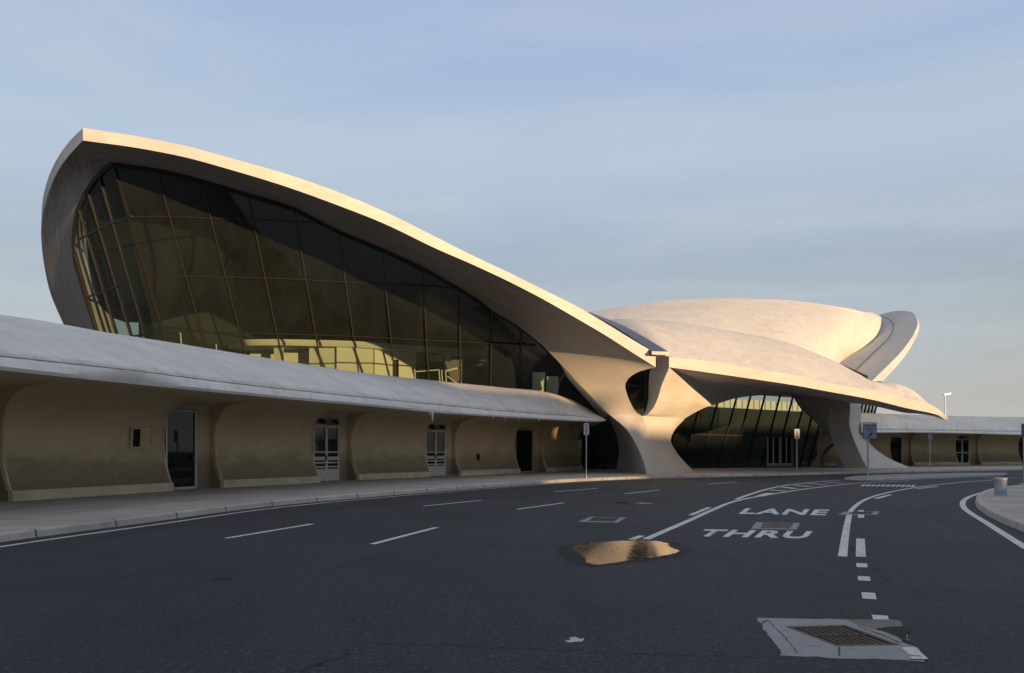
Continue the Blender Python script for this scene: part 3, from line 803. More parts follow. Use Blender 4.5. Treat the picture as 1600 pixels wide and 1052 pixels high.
# ---------------------------------------------------------------- low annexes
PROF = [(0.0,.14),(0.0,.44),(-.08,.47),(-.21,.8),(-.34,1.2),(-.42,1.65),(-.435,2.1),(-.37,2.5),(-.22,2.88),(.02,3.16),(.42,3.36),(1.1,3.47)]
def annex(name, loc, label, Lp, Tp, Cp, Wp, gaps, zl, doors, endcap=False):
    root = empty(name, loc, label, 'building')
    n = 120
    L = spl(Lp, n); T = spl(Tp, n); Cc = spl(Cp, n)
    bm = bmesh.new(); rows = []
    for i, (l, t, c) in enumerate(zip(L, T, Cc)):
        h = t.z-l.z
        ctrl = t.lerp(c, .5)+V((0,0,(c.z-t.z)*.28))
        ro = [t.lerp(ctrl, k/6).lerp(ctrl.lerp(c, k/6), k/6) for k in range(7)]
        out = (t-c); out.z = 0; out = out.normalized() if out.length > .01 else V((0,-1,0))
        lip = [l-out*.35+V((0,0,.07)), l, l+out*.05+V((0,0,.08)), t.lerp(l, .5)+out*.07, t+out*.04-V((0,0,.05)), t+V((0,0,-.015))-out*.015]
        d = c+V((-.45,.85,0))*4+V((0,0,-.45)) if not endcap else c-out*5+V((0,0,-.5))
        rows.append(lip+ro+[d])
    vs = grid(bm, rows); uvl = bm.loops.layers.uv.new('UVMap'); mp = {}; run = 0.0
    for i, r in enumerate(vs):
        if i: run += (rows[i][5]-rows[i-1][5]).length
        for j, v in enumerate(r): mp[v] = (run, (0,.04,.1,.3,.47,.5,.53,.62,.7,.78,.86,.93,.97,1.0)[min(j, 13)])
    for f in bm.faces:
        for l in f.loops: l[uvl].uv = mp[l.vert]
    finish(bm, 'roof', M['annex_roof'], root, 50, merge=0)
    # wall line, outward normals, matching lip points
    Wn = 400; W = spl([V((x, y, 0)) for x, y in Wp], Wn)
    Nn = []
    for i in range(Wn):
        t = (W[min(i+1, Wn-1)]-W[max(i-1, 0)]).normalized(); Nn.append(V((t.y, -t.x, 0)))
    def lipat(i):
        best = min(range(n), key=lambda k: (L[k].xy-W[i].xy).length+0.0)
        l = L[best]; out = (l-W[i]); out.z = 0; out.normalize()
        return V((l.x, l.y, 0))-out*.34
    lips = [lipat(i) for i in range(0, Wn, 8)]
    lips = resample(lips, Wn)
    def prof_at(i, prof):
        p = [W[i]+Nn[i]*o+V((0,0,z)) for o, z in prof]
        e = V((lips[i].x, lips[i].y, zl+.07))
        p.append(p[-1].lerp(e, .5)+V((0,0,.02))); p.append(e); return p
    def idx(px): return min(range(Wn), key=lambda i: abs(pxof(W[i])-px) if W[i].y > 1 else 1e9)
    GPR = [(-.64,.14),(-.64,.6),(-.64,1.0),(-.64,1.4),(-.64,1.8),(-.64,2.2),(-.64,2.6),(-.64,2.9),(-.64,3.14),(-.56,3.32),(-.1,3.44),(1.1,3.49)]
    bounds = [(idx(a), idx(b)) for a, b in gaps]
    s = 0; segs = []
    for a, b in bounds: segs.append((s, a)); s = b
    segs.append((s, Wn-1))
    for a, b in segs:
        if b-a < 2: continue
        bm = bmesh.new()
        grid(bm, [prof_at(i, PROF) for i in range(a, b+1, 1)])
        w = finish(bm, 'wall', M['wall'], root, 50)
        bm = bmesh.new()                                       # kicker strip along the foot
        grid(bm, [[W[i]+Nn[i]*o+V((0,0,z)) for o, z in ((-.05,.13),(.05,.13),(.05,.40),(.02,.44),(-.08,.46))] for i in range(a, b+1)], False)
        finish(bm, 'plinth', M['plinth'], w, 30)
        for i, sg in ((a, 1), (b, -1)):
            pr = prof_at(i, PROF)[:10]; t = (W[min(i+1, Wn-1)]-W[max(i-1, 0)]).normalized()*sg
            bm = bmesh.new(); grid(bm, [[p+Nn[i]*.025-t*.012, p+Nn[i]*.025+t*.06, p-Nn[i]*.12+t*.06, p-Nn[i]*.12-t*.012] for p in pr], True, True)
            finish(bm, 'jamb_edge', M['plinth'], w, 30)
    for gi, (a, b) in enumerate(bounds):
        bm = bmesh.new()
        st_ = max(1, (b-a)//8)
        ii = list(range(a, b, st_))+[b]
        grid(bm, [prof_at(i, GPR) for i in ii])
        for i in (a, b): grid(bm, [list(z) for z in zip(prof_at(i, PROF), prof_at(i, GPR))])
        finish(bm, 'door_bay', M['wall'], root, 40)
        kind, f0, f1, top = doors[gi]
        if not kind: continue
        t = (W[b]-W[a]); t.z = 0; Lg = t.length; t.normalize(); nn = V((t.y, -t.x, 0))
        o0 = W[a]+Nn[a]*(-.64); o1 = W[b]+Nn[b]*(-.64)
        base = o0.lerp(o1, f0)+nn*.06+V((0,0,.15)); wd = (o1-o0).length*(f1-f0); dirn = (o1-o0).normalized()
        H = top-.15
        def Q(u, z, d=0.0): return base+dirn*(u*wd)+V((0,0,z))+nn*d
        bm = bmesh.new()
        fr = M['alu'] if kind in ('double', 'pale') else M['steel']
        if kind == 'glass':
            for u in (0, 1): bar(bm, Q(u,0), Q(u,H), .09, .10, nn)
            bar(bm, Q(0,H), Q(1,H), .09, .09, nn); bar(bm, Q(0,.04), Q(1,.04), .10, .12, nn)
            dr = finish(bm, 'door', fr, root, 0)
            bm = bmesh.new(); poly(bm, [Q(0,.02), Q(1,.02), Q(1,H), Q(0,H)]); finish(bm, 'pane', M['door_glass'], dr, 0)
            bm = bmesh.new(); box(bm, Q(.86,1.2,.08), dirn*.05, nn*.03, V((0,0,.09))); finish(bm, 'handle', M['black'], dr, 0)
        else:
            hd = H-.28 if kind == 'double' else H
            for u in (0, .5, 1): bar(bm, Q(u,0), Q(u,hd), .10 if u != .5 else .17, .09, nn)
            rails = [(0.30, .56), (.62*hd/2.4, .07), (.80*hd/2.4, .07), (.98*hd/2.4, .17), (1.25*hd/2.4, .07), (hd-.05, .12)] if kind == 'double' else [(.1, .22), (hd*.47, .09), (hd-.05, .1)]
            for z, h in rails: bar(bm, Q(0,z), Q(1,z), h, .075, nn)
            dr = finish(bm, 'door', fr, root, 0)
            bm = bmesh.new(); poly(bm, [Q(0,.02), Q(1,.02), Q(1,hd), Q(0,hd)]); finish(bm, 'pane', M['door_glass'], dr, 0)
            bm = bmesh.new()
            bar(bm, Q(0,hd+.16), Q(1,hd+.16), .22, .06, nn)
            finish(bm, 'transom_panel', M['bronze_panel'], dr, 0)
            for u in ((.25,.8) if kind == 'double' else (.45,)):
                bm = bmesh.new(); box(bm, Q(u,hd+.22,.12), dirn*.10, nn*.10, V((0,0,.07))); box(bm, Q(u+.05,hd+.12,.16), dirn*.05, nn*.06, V((0,0,.05)))
                finish(bm, 'door_lamp', M['black'], dr, 0)
            bm = bmesh.new(); box(bm, Q(.46,1.1,.07), dirn*.02, nn*.03, V((0,0,.12))); finish(bm, 'handle', M['black'], dr, 0)
        bm = bmesh.new(); grid(bm, [[Q(-.02,-.03,.02), Q(1.02,-.03,.02)], [Q(-.02,-.03,.35), Q(1.02,-.03,.35)]])
    return root, W, Nn, idx, prof_at

def zY(y, z): return (z-CH)*F/(HY-y)
Lp = [(0,578.3),(90,588),(180.7,597.4),(290,608.5),(400,619),(490,627.5),(568,634),(640,641),(701,646.5),(780,651.5),(848,655.3)]
L3 = [U(x, y, zY(y, 3.4)) for x, y in Lp]
L3 = [L3[0]+(L3[0]-L3[1])*4, L3[0]+(L3[0]-L3[1])*1.8]+L3+[U(905,658.3,48.6), U(935,659.0,49.6), U(947,657.4,50.2)]
Tp = [(0,555.5),(90,565.5),(198.7,577.3),(290,589),(400,602.7),(490,612.3),(568,620.5),(640,628),(701,633.8),(780,641.5),(848,646.7)]
T3 = [U(x, y, zY(L_[1], 3.4)+.25) for (x, y), L_ in zip(Tp, Lp)]
T3 = [T3[0]+(T3[0]-T3[1])*4, T3[0]+(T3[0]-T3[1])*1.8]+T3+[U(905,650.2,48.9), U(932,653,49.9), U(946.5,656.6,50.3)]
C3 = [U(0,491.6,24), U(70,502,25.5), U(144.5,516,27.5), U(260,534,31), U(330,545.5,33.2), U(400,556.8,35.5), U(487.5,571,40), U(582,584.5,44.5), U(680,595,48), U(785,605.5,51), U(855,613,53)]
C3 = [C3[0]+(C3[0]-C3[1])*9, C3[0]+(C3[0]-C3[1])*4]+C3+[U(897,626.5,54), U(922,641,53.5), U(945.5,655.8,50.8)]
WL = [(-17.6,13.5),(-14.3,22.7),(-12.2,28.6),(-11.2,31.1),(-8.7,36),(-7.4,39.2),(-4.6,43.6),(-2.95,46),(.4,51.2),(2.3,53.6),(5.2,58.6)]
left, W, Nn, idx, prof_at = annex('low_wing_building', (-9, 36, 0), 'long low grey building with curved overhanging roof and recessed doors beside the road', L3, T3, C3, WL,
    [(-75,16), (268,350), (498.5,558.5), (672,720), (813,855)], 3.4, [(None,0,0,0), ('glass',.10,.66,3.08), ('double',.10,.72,3.06), ('double',.10,.72,3.02), ('glass',.10,.70,2.95)])
# close the annex end wall
bm = bmesh.new()
i = len(W)-1; pr = prof_at(i, PROF); back = [V((p.x-1.2, p.y+3.2, p.z)) for p in pr]
grid(bm, [pr, back]); finish(bm, 'end_wall', M['wall'], left, 50)
# hatch box set in the first wall bay
i = idx(225); i2 = idx(248); i0 = idx(216)
def wp(i, z, off=0.0):
    o = -.43+.08*abs(z-1.9); return W[i]+Nn[i]*(o+off)+V((0,0,z))
bm = bmesh.new()
t = (W[i2]-W[i0]).normalized(); n_ = Nn[i]
zc0, zc1 = 1.70, 2.36
for a, b in ((wp(i0,zc0,.04), wp(i0,zc1,.06)), (wp(i2,zc0,.04), wp(i2,zc1,.06)), (wp(i0,zc0,.04), wp(i2,zc0,.04)), (wp(i0,zc1,.06), wp(i2,zc1,.06))): bar(bm, a, b, .05, .1, n_)
hb = finish(bm, 'wall_hatch', M['plinth'], left, 0)
im = idx(233)
bm = bmesh.new(); poly(bm, [wp(i0,zc0,.035), wp(im,zc0,.035), wp(im,zc1,.055), wp(i0,zc1,.055)]); finish(bm, 'opening', M['pit'], hb, 0)
bm = bmesh.new(); poly(bm, [wp(im,zc0,.055), wp(i2,zc0,.055), wp(i2,zc1,.075), wp(im,zc1,.075)]); finish(bm, 'cover', M['wall'], hb, 0)
i = idx(753)
bm = bmesh.new(); box(bm, wp(i,1.2,.08), (W[i+2]-W[i]).normalized()*.11, Nn[i]*.05, V((0,0,.2))); finish(bm, 'wall_outlet', M['black'], left, 0)

RL = [U(1346,676.5,67.8), U(1369,676.5,68.5), U(1440,676.4,71), U(1520,678,73.8), U(1596,680,76.5), U(1760,684,83)]
RT = [U(1346,671.1,68.1), U(1369,671.2,68.8), U(1440,672,71.3), U(1520,673,74.1), U(1596,674.3,76.8), U(1760,677,83.3)]
RC = [U(1343,645.2,74), U(1420,648,76.7), U(1485,650,79), U(1600,652,83), U(1780,655.5,90)]
WR = [(28.5,73.5),(33,75.3),(38.6,77.6),(45.5,80),(52.7,82.2),(64,86),(76,91)]
right, W2, Nn2, idx2, pa2 = annex('low_wing_building', (45, 80, 0), 'distant low building with curved roof beyond the pointed beak at right', RL, RT, RC, WR,
    [(1396,1429), (1498,1533), (1597,1630)], 3.12, [('glass',.05,.62,2.9), ('pale',.05,.66,2.75), ('glass',.05,.6,2.9)], True)
bm = bmesh.new(); i = idx2(1445)
box(bm, W2[i]+Nn2[i]*-.42+V((0,0,1.1)), (W2[i+2]-W2[i]).normalized()*.12, Nn2[i]*.06, V((0,0,.22))); finish(bm, 'wall_outlet', M['black'], right, 0)

# icicles along the near roof edge
for k, (x, y0, y1) in enumerate(((675.6,644.2,660), (671.8,643.9,649), (771.3,650.7,654.5), (788.5,652,656), (811,653.2,656), (842,654.6,659))):
    Yd = zY(y0, 3.4); a = U(x, y0-.6, Yd); b = U(x, y1, Yd)
    bm = bmesh.new(); tube(bm, [a, a.lerp(b, .5), b], [.07 if k == 0 else .05, .05 if k == 0 else .03, .008], 7)
    o = finish(bm, 'icicle', M['ice'], None, 60)
    lab = ['longest icicle hanging from the low roof edge above a white double door', 'short icicle just left of the longest one on the low roof edge', 'small icicle on the low roof edge right of the middle double door', 'second small icicle along the low roof edge toward the last door', 'tiny icicle above the dark last door of the low building', 'small icicle nearest the end of the low roof'][k]
    tag(o, lab, 'icicle', 'icicles hanging from the low roof edge')

# ---------------------------------------------------------------- ground, road, kerb, pavement
def sheet(name, pts, z, mat, kind='structure'):
    bm = bmesh.new(); poly(bm, [V((p[0], p[1], z)) for p in pts])
    for f in bm.faces:
        if f.normal.z < 0: f.normal_flip()
    o = finish(bm, name, mat, None, 0, recalc=False); o['kind'] = kind; return o
sheet('ground', [(-900,-900),(900,-900),(900,1500),(-900,1500)], -.06, M['ground'])
sheet('road', [(-60,-60),(140,-60),(140,105),(-60,105)], 0.0, M['asphalt'])
KP = [(-13,-25),(-11.2,-6),(-10.1,4),(-8.95,13.6),(-8.15,17.4),(-7.1,22.2),(-4.4,28.2),(-.2,35.6),(3.9,41.6),(8.6,45.9),(18.3,51.4),(23.8,55.0),(31.5,59.8),(41.6,65.2),(60,74),(95,88)]
K = spl([V((x, y, 0)) for x, y in KP], 160)
KN = []
for i in range(160):
    t = (K[min(i+1, 159)]-K[max(i-1, 0)]).normalized(); KN.append(V((-t.y, t.x, 0)))   # toward the building
def uvgrid(name, rows, vvals, mat, kind='structure', us=None):
    bm = bmesh.new(); vs = grid(bm, rows); uvl = bm.loops.layers.uv.new('UVMap')
    if us is None:
        us = [0.0]
        for i in range(1, len(rows)): us.append(us[-1]+(rows[i][0]-rows[i-1][0]).length)
    mp = {}
    for i, r in enumerate(vs):
        for j, v in enumerate(r): mp[v] = (us[i], vvals[j])
    for f in bm.faces:
        for l in f.loops: l[uvl].uv = mp[l.vert]
    bmesh.ops.recalc_face_normals(bm, faces=bm.faces)
    me = bpy.data.meshes.new(name); bm.to_mesh(me); bm.free()
    for p in me.polygons: p.use_smooth = True
    me.set_sharp_from_angle(angle=R(35))
    o = link(name, me, mat); o['kind'] = kind; return o
KH = .15
uvgrid('kerb', [[k+V((0,0,-.02)), k+n*.02+V((0,0,KH-.03)), k+n*.05+V((0,0,KH)), k+n*.17+V((0,0,KH)), k+n*.18+V((0,0,KH-.02))] for k, n in zip(K, KN)], [0,.1,.15,.3,.35], M['kerb'])
offs = [.18, 2.4, 4.8, 7.2, 12, 30, 55]
uvgrid('sidewalk', [[k+n*o+V((0,0,KH-.004)) for o in offs] for k, n in zip(K, KN)], offs, M['sidewalk'])

# raised island on the right with the bin
IK = [V((15,-6,0)), V((10,-4,0)), V((7.4,-.5,0)), V((6.6,4,0)), V((7.3,8.5,0)), GP(1680,868), GP(1640,850), GP(1600,832), GP(1554,812), GP(1527,793.5), GP(1525,781), GP(1543,770.5), GP(1575,765), GP(1620,760.5), GP(1700,755)]
Ik = spl(IK, 90)
def inset(P, d, z):
    out = []
    for i, p in enumerate(P):
        t = (P[min(i+1, len(P)-1)]-P[max(i-1, 0)]).normalized(); out.append(p+V((t.y, -t.x, 0))*d+V((0,0,z)))
    return out
uvgrid('island_kerb', [list(z) for z in zip(Ik, inset(Ik,.03,.13), inset(Ik,.06,.15), inset(Ik,.2,.15), inset(Ik,.21,.13))], [0,.1,.15,.3,.35], M['kerb'])
inn = inset(Ik, .205, .146)
bm = bmesh.new(); uvl = bm.loops.layers.uv.new('UVMap')
poly(bm, inn+[V((70,46,.146)), V((60,10,.146)), V((40,-8,.146))])
bmesh.ops.recalc_face_normals(bm, faces=bm.faces)
for f in bm.faces:
    if f.normal.z < 0: f.normal_flip()
    for l in f.loops: l[uvl].uv = (l.vert.co.x*.9+l.vert.co.y*.45, l.vert.co.y*.9-l.vert.co.x*.45)
me = bpy.data.meshes.new('traffic_island'); bm.to_mesh(me); bm.free(); isl = link('traffic_island', me, M['sidewalk']); isl['kind'] = 'structure'
# low islet with the clearance sign
bm = bmesh.new()
iso = [GP(1318,749.0), GP(1340,750.6), GP(1380,751.2), GP(1440,749.2), GP(1500,746.5), GP(1560,744), GP(1575,741), GP(1500,741.5), GP(1430,742.5), GP(1370,744), GP(1335,746.5)]
iso = [iso[i].lerp(iso[(i+1) % len(iso)], t) for i in range(len(iso)) for t in (0, .5)]
cen = sum(iso, V((0,0,0)))/len(iso)
rows = [[p for p in iso], [p.lerp(cen, .02)+V((0,0,.1)) for p in iso], [p.lerp(cen, .5)+V((0,0,.11)) for p in iso], [cen+V((0,0,.11)) for p in iso]]
grid(bm, [list(c) for c in zip(*rows)]+[[r[0] for r in rows]])
o = finish(bm, 'traffic_islet', M['apron'], None, 40); o['kind'] = 'structure'

# painted markings
MZ = .004
def ribbon(name, pts, w, n=None, z=MZ, mat='paint'):
    P = [GP(*p) for p in pts]
    if n: P = spl(P, n)
    rows = []
    for i, p in enumerate(P):
        t = (P[min(i+1, len(P)-1)]-P[max(i-1, 0)]).normalized(); s = V((-t.y, t.x, 0))*(w/2)
        rows.append([p+s+V((0,0,z)), p-s+V((0,0,z))])
    bm = bmesh.new(); grid(bm, rows)
    for f in bm.faces:
        f.normal_update()
        if f.normal.z < 0: f.normal_flip()
    o = finish(bm, name, M[mat], None, 0, recalc=False); o['kind'] = 'structure'; return o
rows = [[k-n*.46+V((0,0,MZ)), k-n*.58+V((0,0,MZ))] for k, n in zip(K, KN)]
bm = bmesh.new(); grid(bm, rows[:132])
for f in bm.faces:
    f.normal_update()
    if f.normal.z < 0: f.normal_flip()
finish(bm, 'edge_line', M['paint'], None, 0, recalc=False)['kind'] = 'structure'
for a, b in (((353,841.5),(488,819)), ((582,850.5),(682,824.5)), ((662,791),(752,782)), ((808,796),(881,786)), ((866,768.7),(934,763.3)), ((975.6,772),(1031,766)), ((1107,757),(1151,753.2))):
    ribbon('lane_dash', [a, b], .125)
ribbon('lane_line', [(1009,843),(1040,829.5),(1074,814.8),(1116,795.8),(1142.5,785.2),(1168.7,779),(1208,772.2),(1247.5,765.8),(1280,761.6),(1306,758.4),(1340,755.4),(1366,754.0),(1420,751.6)], .15, 60)
ribbon('lane_line', [(1150,780.6),(1168.7,773.8),(1200,764.3),(1226.5,758.9),(1252.7,755.6),(1285,752.4),(1313,750.6)], .15, 40)
for a, b in (((1187,775.6),(1203,770.9)), ((1203,765.8),(1227,767.6)), ((1222,761.2),(1244,763.9)), ((1241,758.4),(1267,760.6)), ((1262,755.8),(1291,757.7)), ((1286,753.6),(1318,755.2))):
    ribbon('hatch_bar', [a, b], .3, z=.0055)
ribbon('lane_dash', [(1079,805.3),(1108.5,793)], .13); ribbon('lane_dash', [(986.5,843.5),(1003,837.4)], .14)
ribbon('lane_line', [(1316.5,870),(1319,850),(1321.5,833),(1324.5,816),(1327.5,804),(1330,798),(1338,790),(1352,781),(1382.7,771),(1433.5,761.6),(1493.7,754.7),(1560,749.6)], .13, 80)
for a, b in (((1345,870.5),(1344.5,842)), ((1347,886.8),(1346.4,880.6)), ((1350.5,908),(1349.5,901)), ((1358.5,936.5),(1356.5,926.5)), ((1378,971),(1374,962)), ((1345.3,809.5),(1345.5,797.5))):
    ribbon('lane_dash', [a, b], .14)
ribbon('lane_dash', [(1369,779.5),(1391,773.2)], .16); ribbon('lane_dash', [(1432,764),(1465,760.4)], .16)
ribbon('edge_line', [(1606,858),(1570,835.5),(1540,816.5),(1515,801),(1507.5,795),(1504,787.5),(1508,780.5),(1520,774.5),(1540,768.7)], .15, 50)
ribbon('lane_line', [(1408,754.3),(1488,754.0)], .1, z=.0055, mat='worn_paint')
ribbon('lane_line', [(1530,747.5),(1600,747.2)], .35, mat='worn_paint')
ribbon('lane_line', [(1228,747.2),(1325,743.2)], .16, mat='worn_paint')
# lettering
def letters(txt, BL, BR, TL, TR):
    cu = bpy.data.curves.new('road_text', 'FONT'); cu.body = txt; cu.offset = .032; cu.space_character = 1.14; cu.resolution_u = 6
    ob = bpy.data.objects.new('tmp', cu); C.objects.link(ob); bpy.context.view_layer.update()
    me = bpy.data.meshes.new_from_object(ob.evaluated_get(bpy.context.evaluated_depsgraph_get()))
    bpy.data.objects.remove(ob)
    xs = [v.co.x for v in me.vertices]; ys = [v.co.y for v in me.vertices]
    x0, x1, y0, y1 = min(xs), max(xs), min(ys), max(ys)
    a, b, c, d = GP(*BL), GP(*BR), GP(*TL), GP(*TR)
    for v in me.vertices:
        u = (v.co.x-x0)/(x1-x0); w = (v.co.y-y0)/(y1-y0)
        p = a.lerp(b, u).lerp(c.lerp(d, u), w); v.co = (p.x, p.y, MZ)
    me.materials.clear(); me.name = 'road_lettering'
    o = link('road_lettering', me, M['paint']); o['kind'] = 'structure'
    if me.polygons[0].normal.z < 0: me.flip_normals()
    return o
letters('THRU', (1084,838.5), (1260,842), (1101.8,827.4), (1269.8,830.6))
letters('LANE', (1154,803.2), (1290,805.5), (1165.5,794.3), (1296.8,796.7))
bm = bmesh.new()
for k in range(11):
    x = 1350+k*7.8
    a, b = GP(x-4, 759.9+k*.1), GP(x+1.5, 757.2+k*.1); s = V((.07,0,0))
    f = bm.faces.new([bm.verts.new(p+V((0,0,MZ))) for p in (a-s, a+s, b+s, b-s)])
a, b = GP(1345,757.3), GP(1432,758.4)
finish(bm, 'faded_lettering', M['paint'], None, 0)['kind'] = 'structure'

# puddle and its damp fringe
def blob(pts, n, jit):
    P = [GP(*p) for p in pts]; P.append(P[0]); Q = spl(P, n)[:-1]
    return [q+V((random.uniform(-jit, jit), random.uniform(-jit, jit), 0)) for q in Q]
def dsheet(name, Q, z, mat):
    o = sheet(name, [(q.x, q.y) for q in Q], z, mat); return o
dsheet('damp_patch', blob([(868,860),(885,852),(930,847),(985,844.5),(1040,845.5),(1066,851),(1083,860),(1068,868),(1020,876),(965,882),(925,886),(895,881)], 90, .03), .0025, M['wet'])
dsheet('puddle', blob([(893,860),(902,852),(925,848.5),(950,846.8),(985,845.6),(1020,845.8),(1040,849),(1048,856),(1062,861.5),(1048,867),(1020,872),(985,876.5),(955,881),(935,883),(920,881),(917,875),(905,869)], 150, .03), .007, M['water'])
dsheet('puddle', blob([(959,785.5),(975,784.6),(1000,785.6),(1021,787.4),(1000,788.3),(985,788.0)], 50, .02), .0065, M['water'])
dsheet('damp_patch', blob([(330,903.5),(345,902.3),(363,903.4),(360,906),(345,906.3),(335,905.6)], 40, .01), .0035, M['pit'])
for k in range(5):                                            # grit standing out of the shallow water
    x, y = random.uniform(910,1050), random.uniform(852,876)
    if ((x-975)/78)**2+((y-863)/15)**2 > .8: continue
    q = GP(x, y); r = random.uniform(.004,.009)
    bm = bmesh.new(); lathe(bm, q, [(r, .004), (r*.8, .014), (r*.2, .02)], 7)
    for v in bm.verts: v.co.y = q.y+(v.co.y-q.y)*random.uniform(.8,1.6)
    o = finish(bm, 'pebble', M['pit'], None, 50); tag(o, 'tiny dark stone lying in the shallow gold-lit puddle', 'stone', 'stones in the puddle')
# cracks in the asphalt
def crack(pts, w, seed):
    rn = random.Random(seed); P = spl([GP(*p) for p in pts], 70); rows = []
    ox = oy = 0
    for i, p in enumerate(P):
        ox = ox*.8+rn.uniform(-.03,.03); oy = oy*.8+rn.uniform(-.03,.03)
        q = p+V((ox, oy, .0018)); ww = w*rn.uniform(.25,1.0)
        t = (P[min(i+1, 69)]-P[max(i-1, 0)]).normalized(); s = V((-t.y, t.x, 0))*ww/2
        rows.append([q+s, q-s])
    bm = bmesh.new(); grid(bm, rows)
    for f in bm.faces:
        f.normal_update()
        if f.normal.z < 0: f.normal_flip()
    finish(bm, 'road_crack', M['pit'], None, 0, recalc=False)['kind'] = 'structure'
crack([(560,1008),(640,1006),(760,1014),(900,1016),(1000,1020),(1180,1028)], .016, 1)
crack([(250,985),(340,960),(420,930),(450,922)], .022, 2); crack([(480,922),(600,926),(740,931),(760,925)], .016, 3)
crack([(1365,888),(1380,902),(1392,912)], .03, 4); crack([(820,898),(905,902),(1000,905)], .014, 5); crack([(1380,866),(1500,866),(1640,868)], .02, 6)
crack([(460,1052),(520,1030),(545,1020)], .014, 7); crack([(1325,853),(1338,862)], .05, 8)

# white spill on the road
Q = blob([(882,1002),(892,999.5),(889,997),(899,996),(906,999),(912,998),(908,1003),(897,1003.5),(890,1004.5)], 60, .004)
dsheet('paint_spill', Q, .003, M['litter'])

# ---------------------------------------------------------------- drains and covers
def quadpt(q, u, v): return q[0].lerp(q[1], u).lerp(q[3].lerp(q[2], u), v)
def drain(label, apron, grate, bars, along, cover=False, group='drains set in the road'):
    a = [GP(*p) for p in apron]; g = [GP(*p) for p in grate]
    c = sum(g, V((0,0,0)))/4
    root = empty('manhole_cover' if cover else 'storm_drain', c, label, 'manhole' if cover else 'drain', None if cover else group)
    bm = bmesh.new()
    # apron ring round the grate
    rn = random.Random(len(label))
    def edge(P, i, n=12, j=.0): return [P[i].lerp(P[(i+1) % 4], t/n)+V((rn.uniform(-j,j), rn.uniform(-j,j), 0)) for t in range(n)]
    ao = sum((edge(a, i, 12, .02) for i in range(4)), []); gi = sum((edge(g, i) for i in range(4)), [])
    rows = [[p+V((0,0,.001)) for p in ao]+[ao[0]+V((0,0,.001))], [p.lerp(q, .08)+V((0,0,.011)) for p, q in zip(ao, gi)]+[ao[0].lerp(gi[0], .08)+V((0,0,.011))], [p+V((0,0,.011)) for p in gi]+[gi[0]+V((0,0,.011))]]
    grid(bm, rows); ap = finish(bm, 'apron', M['apron'], root, 30)
    bm = bmesh.new(); poly(bm, [p+V((0,0,.004)) for p in g]); finish(bm, 'pit', M['pit' if not cover else 'iron'], root, 0)
    bm = bmesh.new()
    fr = .07
    def slat(u0, u1, v0, v1, z0=.005, z1=.012):
        p = [quadpt(g, u0, v0), quadpt(g, u1, v0), quadpt(g, u1, v1), quadpt(g, u0, v1)]
        grid(bm, [[x+V((0,0,z0)) for x in p], [x+V((0,0,z1)) for x in p]], True, True)
    if cover:
        slat(.0,1,.0,1,.005,.013); slat(0,1,0,.05,.0135,.018); slat(0,1,.95,1,.0135,.018); slat(0,.04,.05,.95,.0135,.018); slat(.96,1,.05,.95,.0135,.018)
        finish(bm, 'cover_plate', M['iron'], root, 0)
        bm = bmesh.new()
        for k in range(5): slat(.36+k*.06, .385+k*.06, .42, .62, .0135, .016)
        finish(bm, 'lifting_slot', M['pit'], root, 0)
    else:
        slat(0,1,0,fr); slat(0,1,1-fr,1); slat(0,fr,fr,1-fr); slat(1-fr,1,fr,1-fr)
        for k in range(1, bars):
            t = fr+(1-2*fr)*k/bars; h = .22*(1-2*fr)/bars
            if along: slat(t-h, t+h, fr, 1-fr, .005, .009)
            else: slat(fr, 1-fr, t-h, t+h, .005, .009)
        slat(.485,.515,fr,1-fr,.005,.0145) if not along else slat(fr,1-fr,.485,.515,.005,.0145)
        finish(bm, 'grate', M['iron'], root, 0)
    return root
d1 = drain('large rusty drain grate in broken concrete apron nearest the camera', [(1180.5,1024.5),(1442,1033),(1404,970),(1181.5,966.5)][:0] or [(1223,1025),(1444,1033),(1404,970),(1181.5,966.5)], [(1307,1012),(1408,1010.5),(1321,978.5),(1227,981)], 8, True)
bm = bmesh.new(); Q = [GP(*p) for p in [(1407,1013.5),(1431,1014.5),(1451,1033),(1420,1032.5),(1424,1029),(1439,1027.5),(1420,1026)]]
poly(bm, [q+V((0,0,.0145)) for q in Q]); finish(bm, 'paint_mark', M['paint'], d1, 0)
def seam(pts, w):
    P = spl([GP(*p) for p in pts], 24); rn = random.Random(5); rows = []
    for i, p in enumerate(P):
        t = (P[min(i+1, 23)]-P[max(i-1, 0)]).normalized(); sd = V((-t.y, t.x, 0))*w*rn.uniform(.5,1.2); j = V((rn.uniform(-.006,.006), rn.uniform(-.006,.006), .0128))
        rows.append([p+sd+j, p-sd+j])
    bm = bmesh.new(); grid(bm, rows)
    for f in bm.faces:
        f.normal_update()
        if f.normal.z < 0: f.normal_flip()
    finish(bm, 'joint', M['pit'], d1, 0, recalc=False)
seam([(1201,973),(1225,997),(1247,1024)], .004); seam([(1311,1013.5),(1311,1027.5)], .006); seam([(1340,981),(1372,992),(1408,1008)], .007); seam([(1190,976),(1199,971)], .01); seam([(1262,1011),(1285,1014)], .003)
bm = bmesh.new(); Q = blob([(1322,970.5),(1365,969.6),(1402,971),(1408,981),(1368,985),(1345,980)], 40, .012)
poly(bm, [q+V((0,0,.0122)) for q in Q]); finish(bm, 'concrete_patch', M['old_concrete'], d1, 0)
bm = bmesh.new(); Q = blob([(1366,986),(1385,982),(1411,981.5),(1418,1000),(1428,1011),(1412,1005),(1395,994)], 30, .02)
poly(bm, [q+V((0,0,.0135)) for q in Q]); finish(bm, 'asphalt_patch', M['wet'], d1, 0)
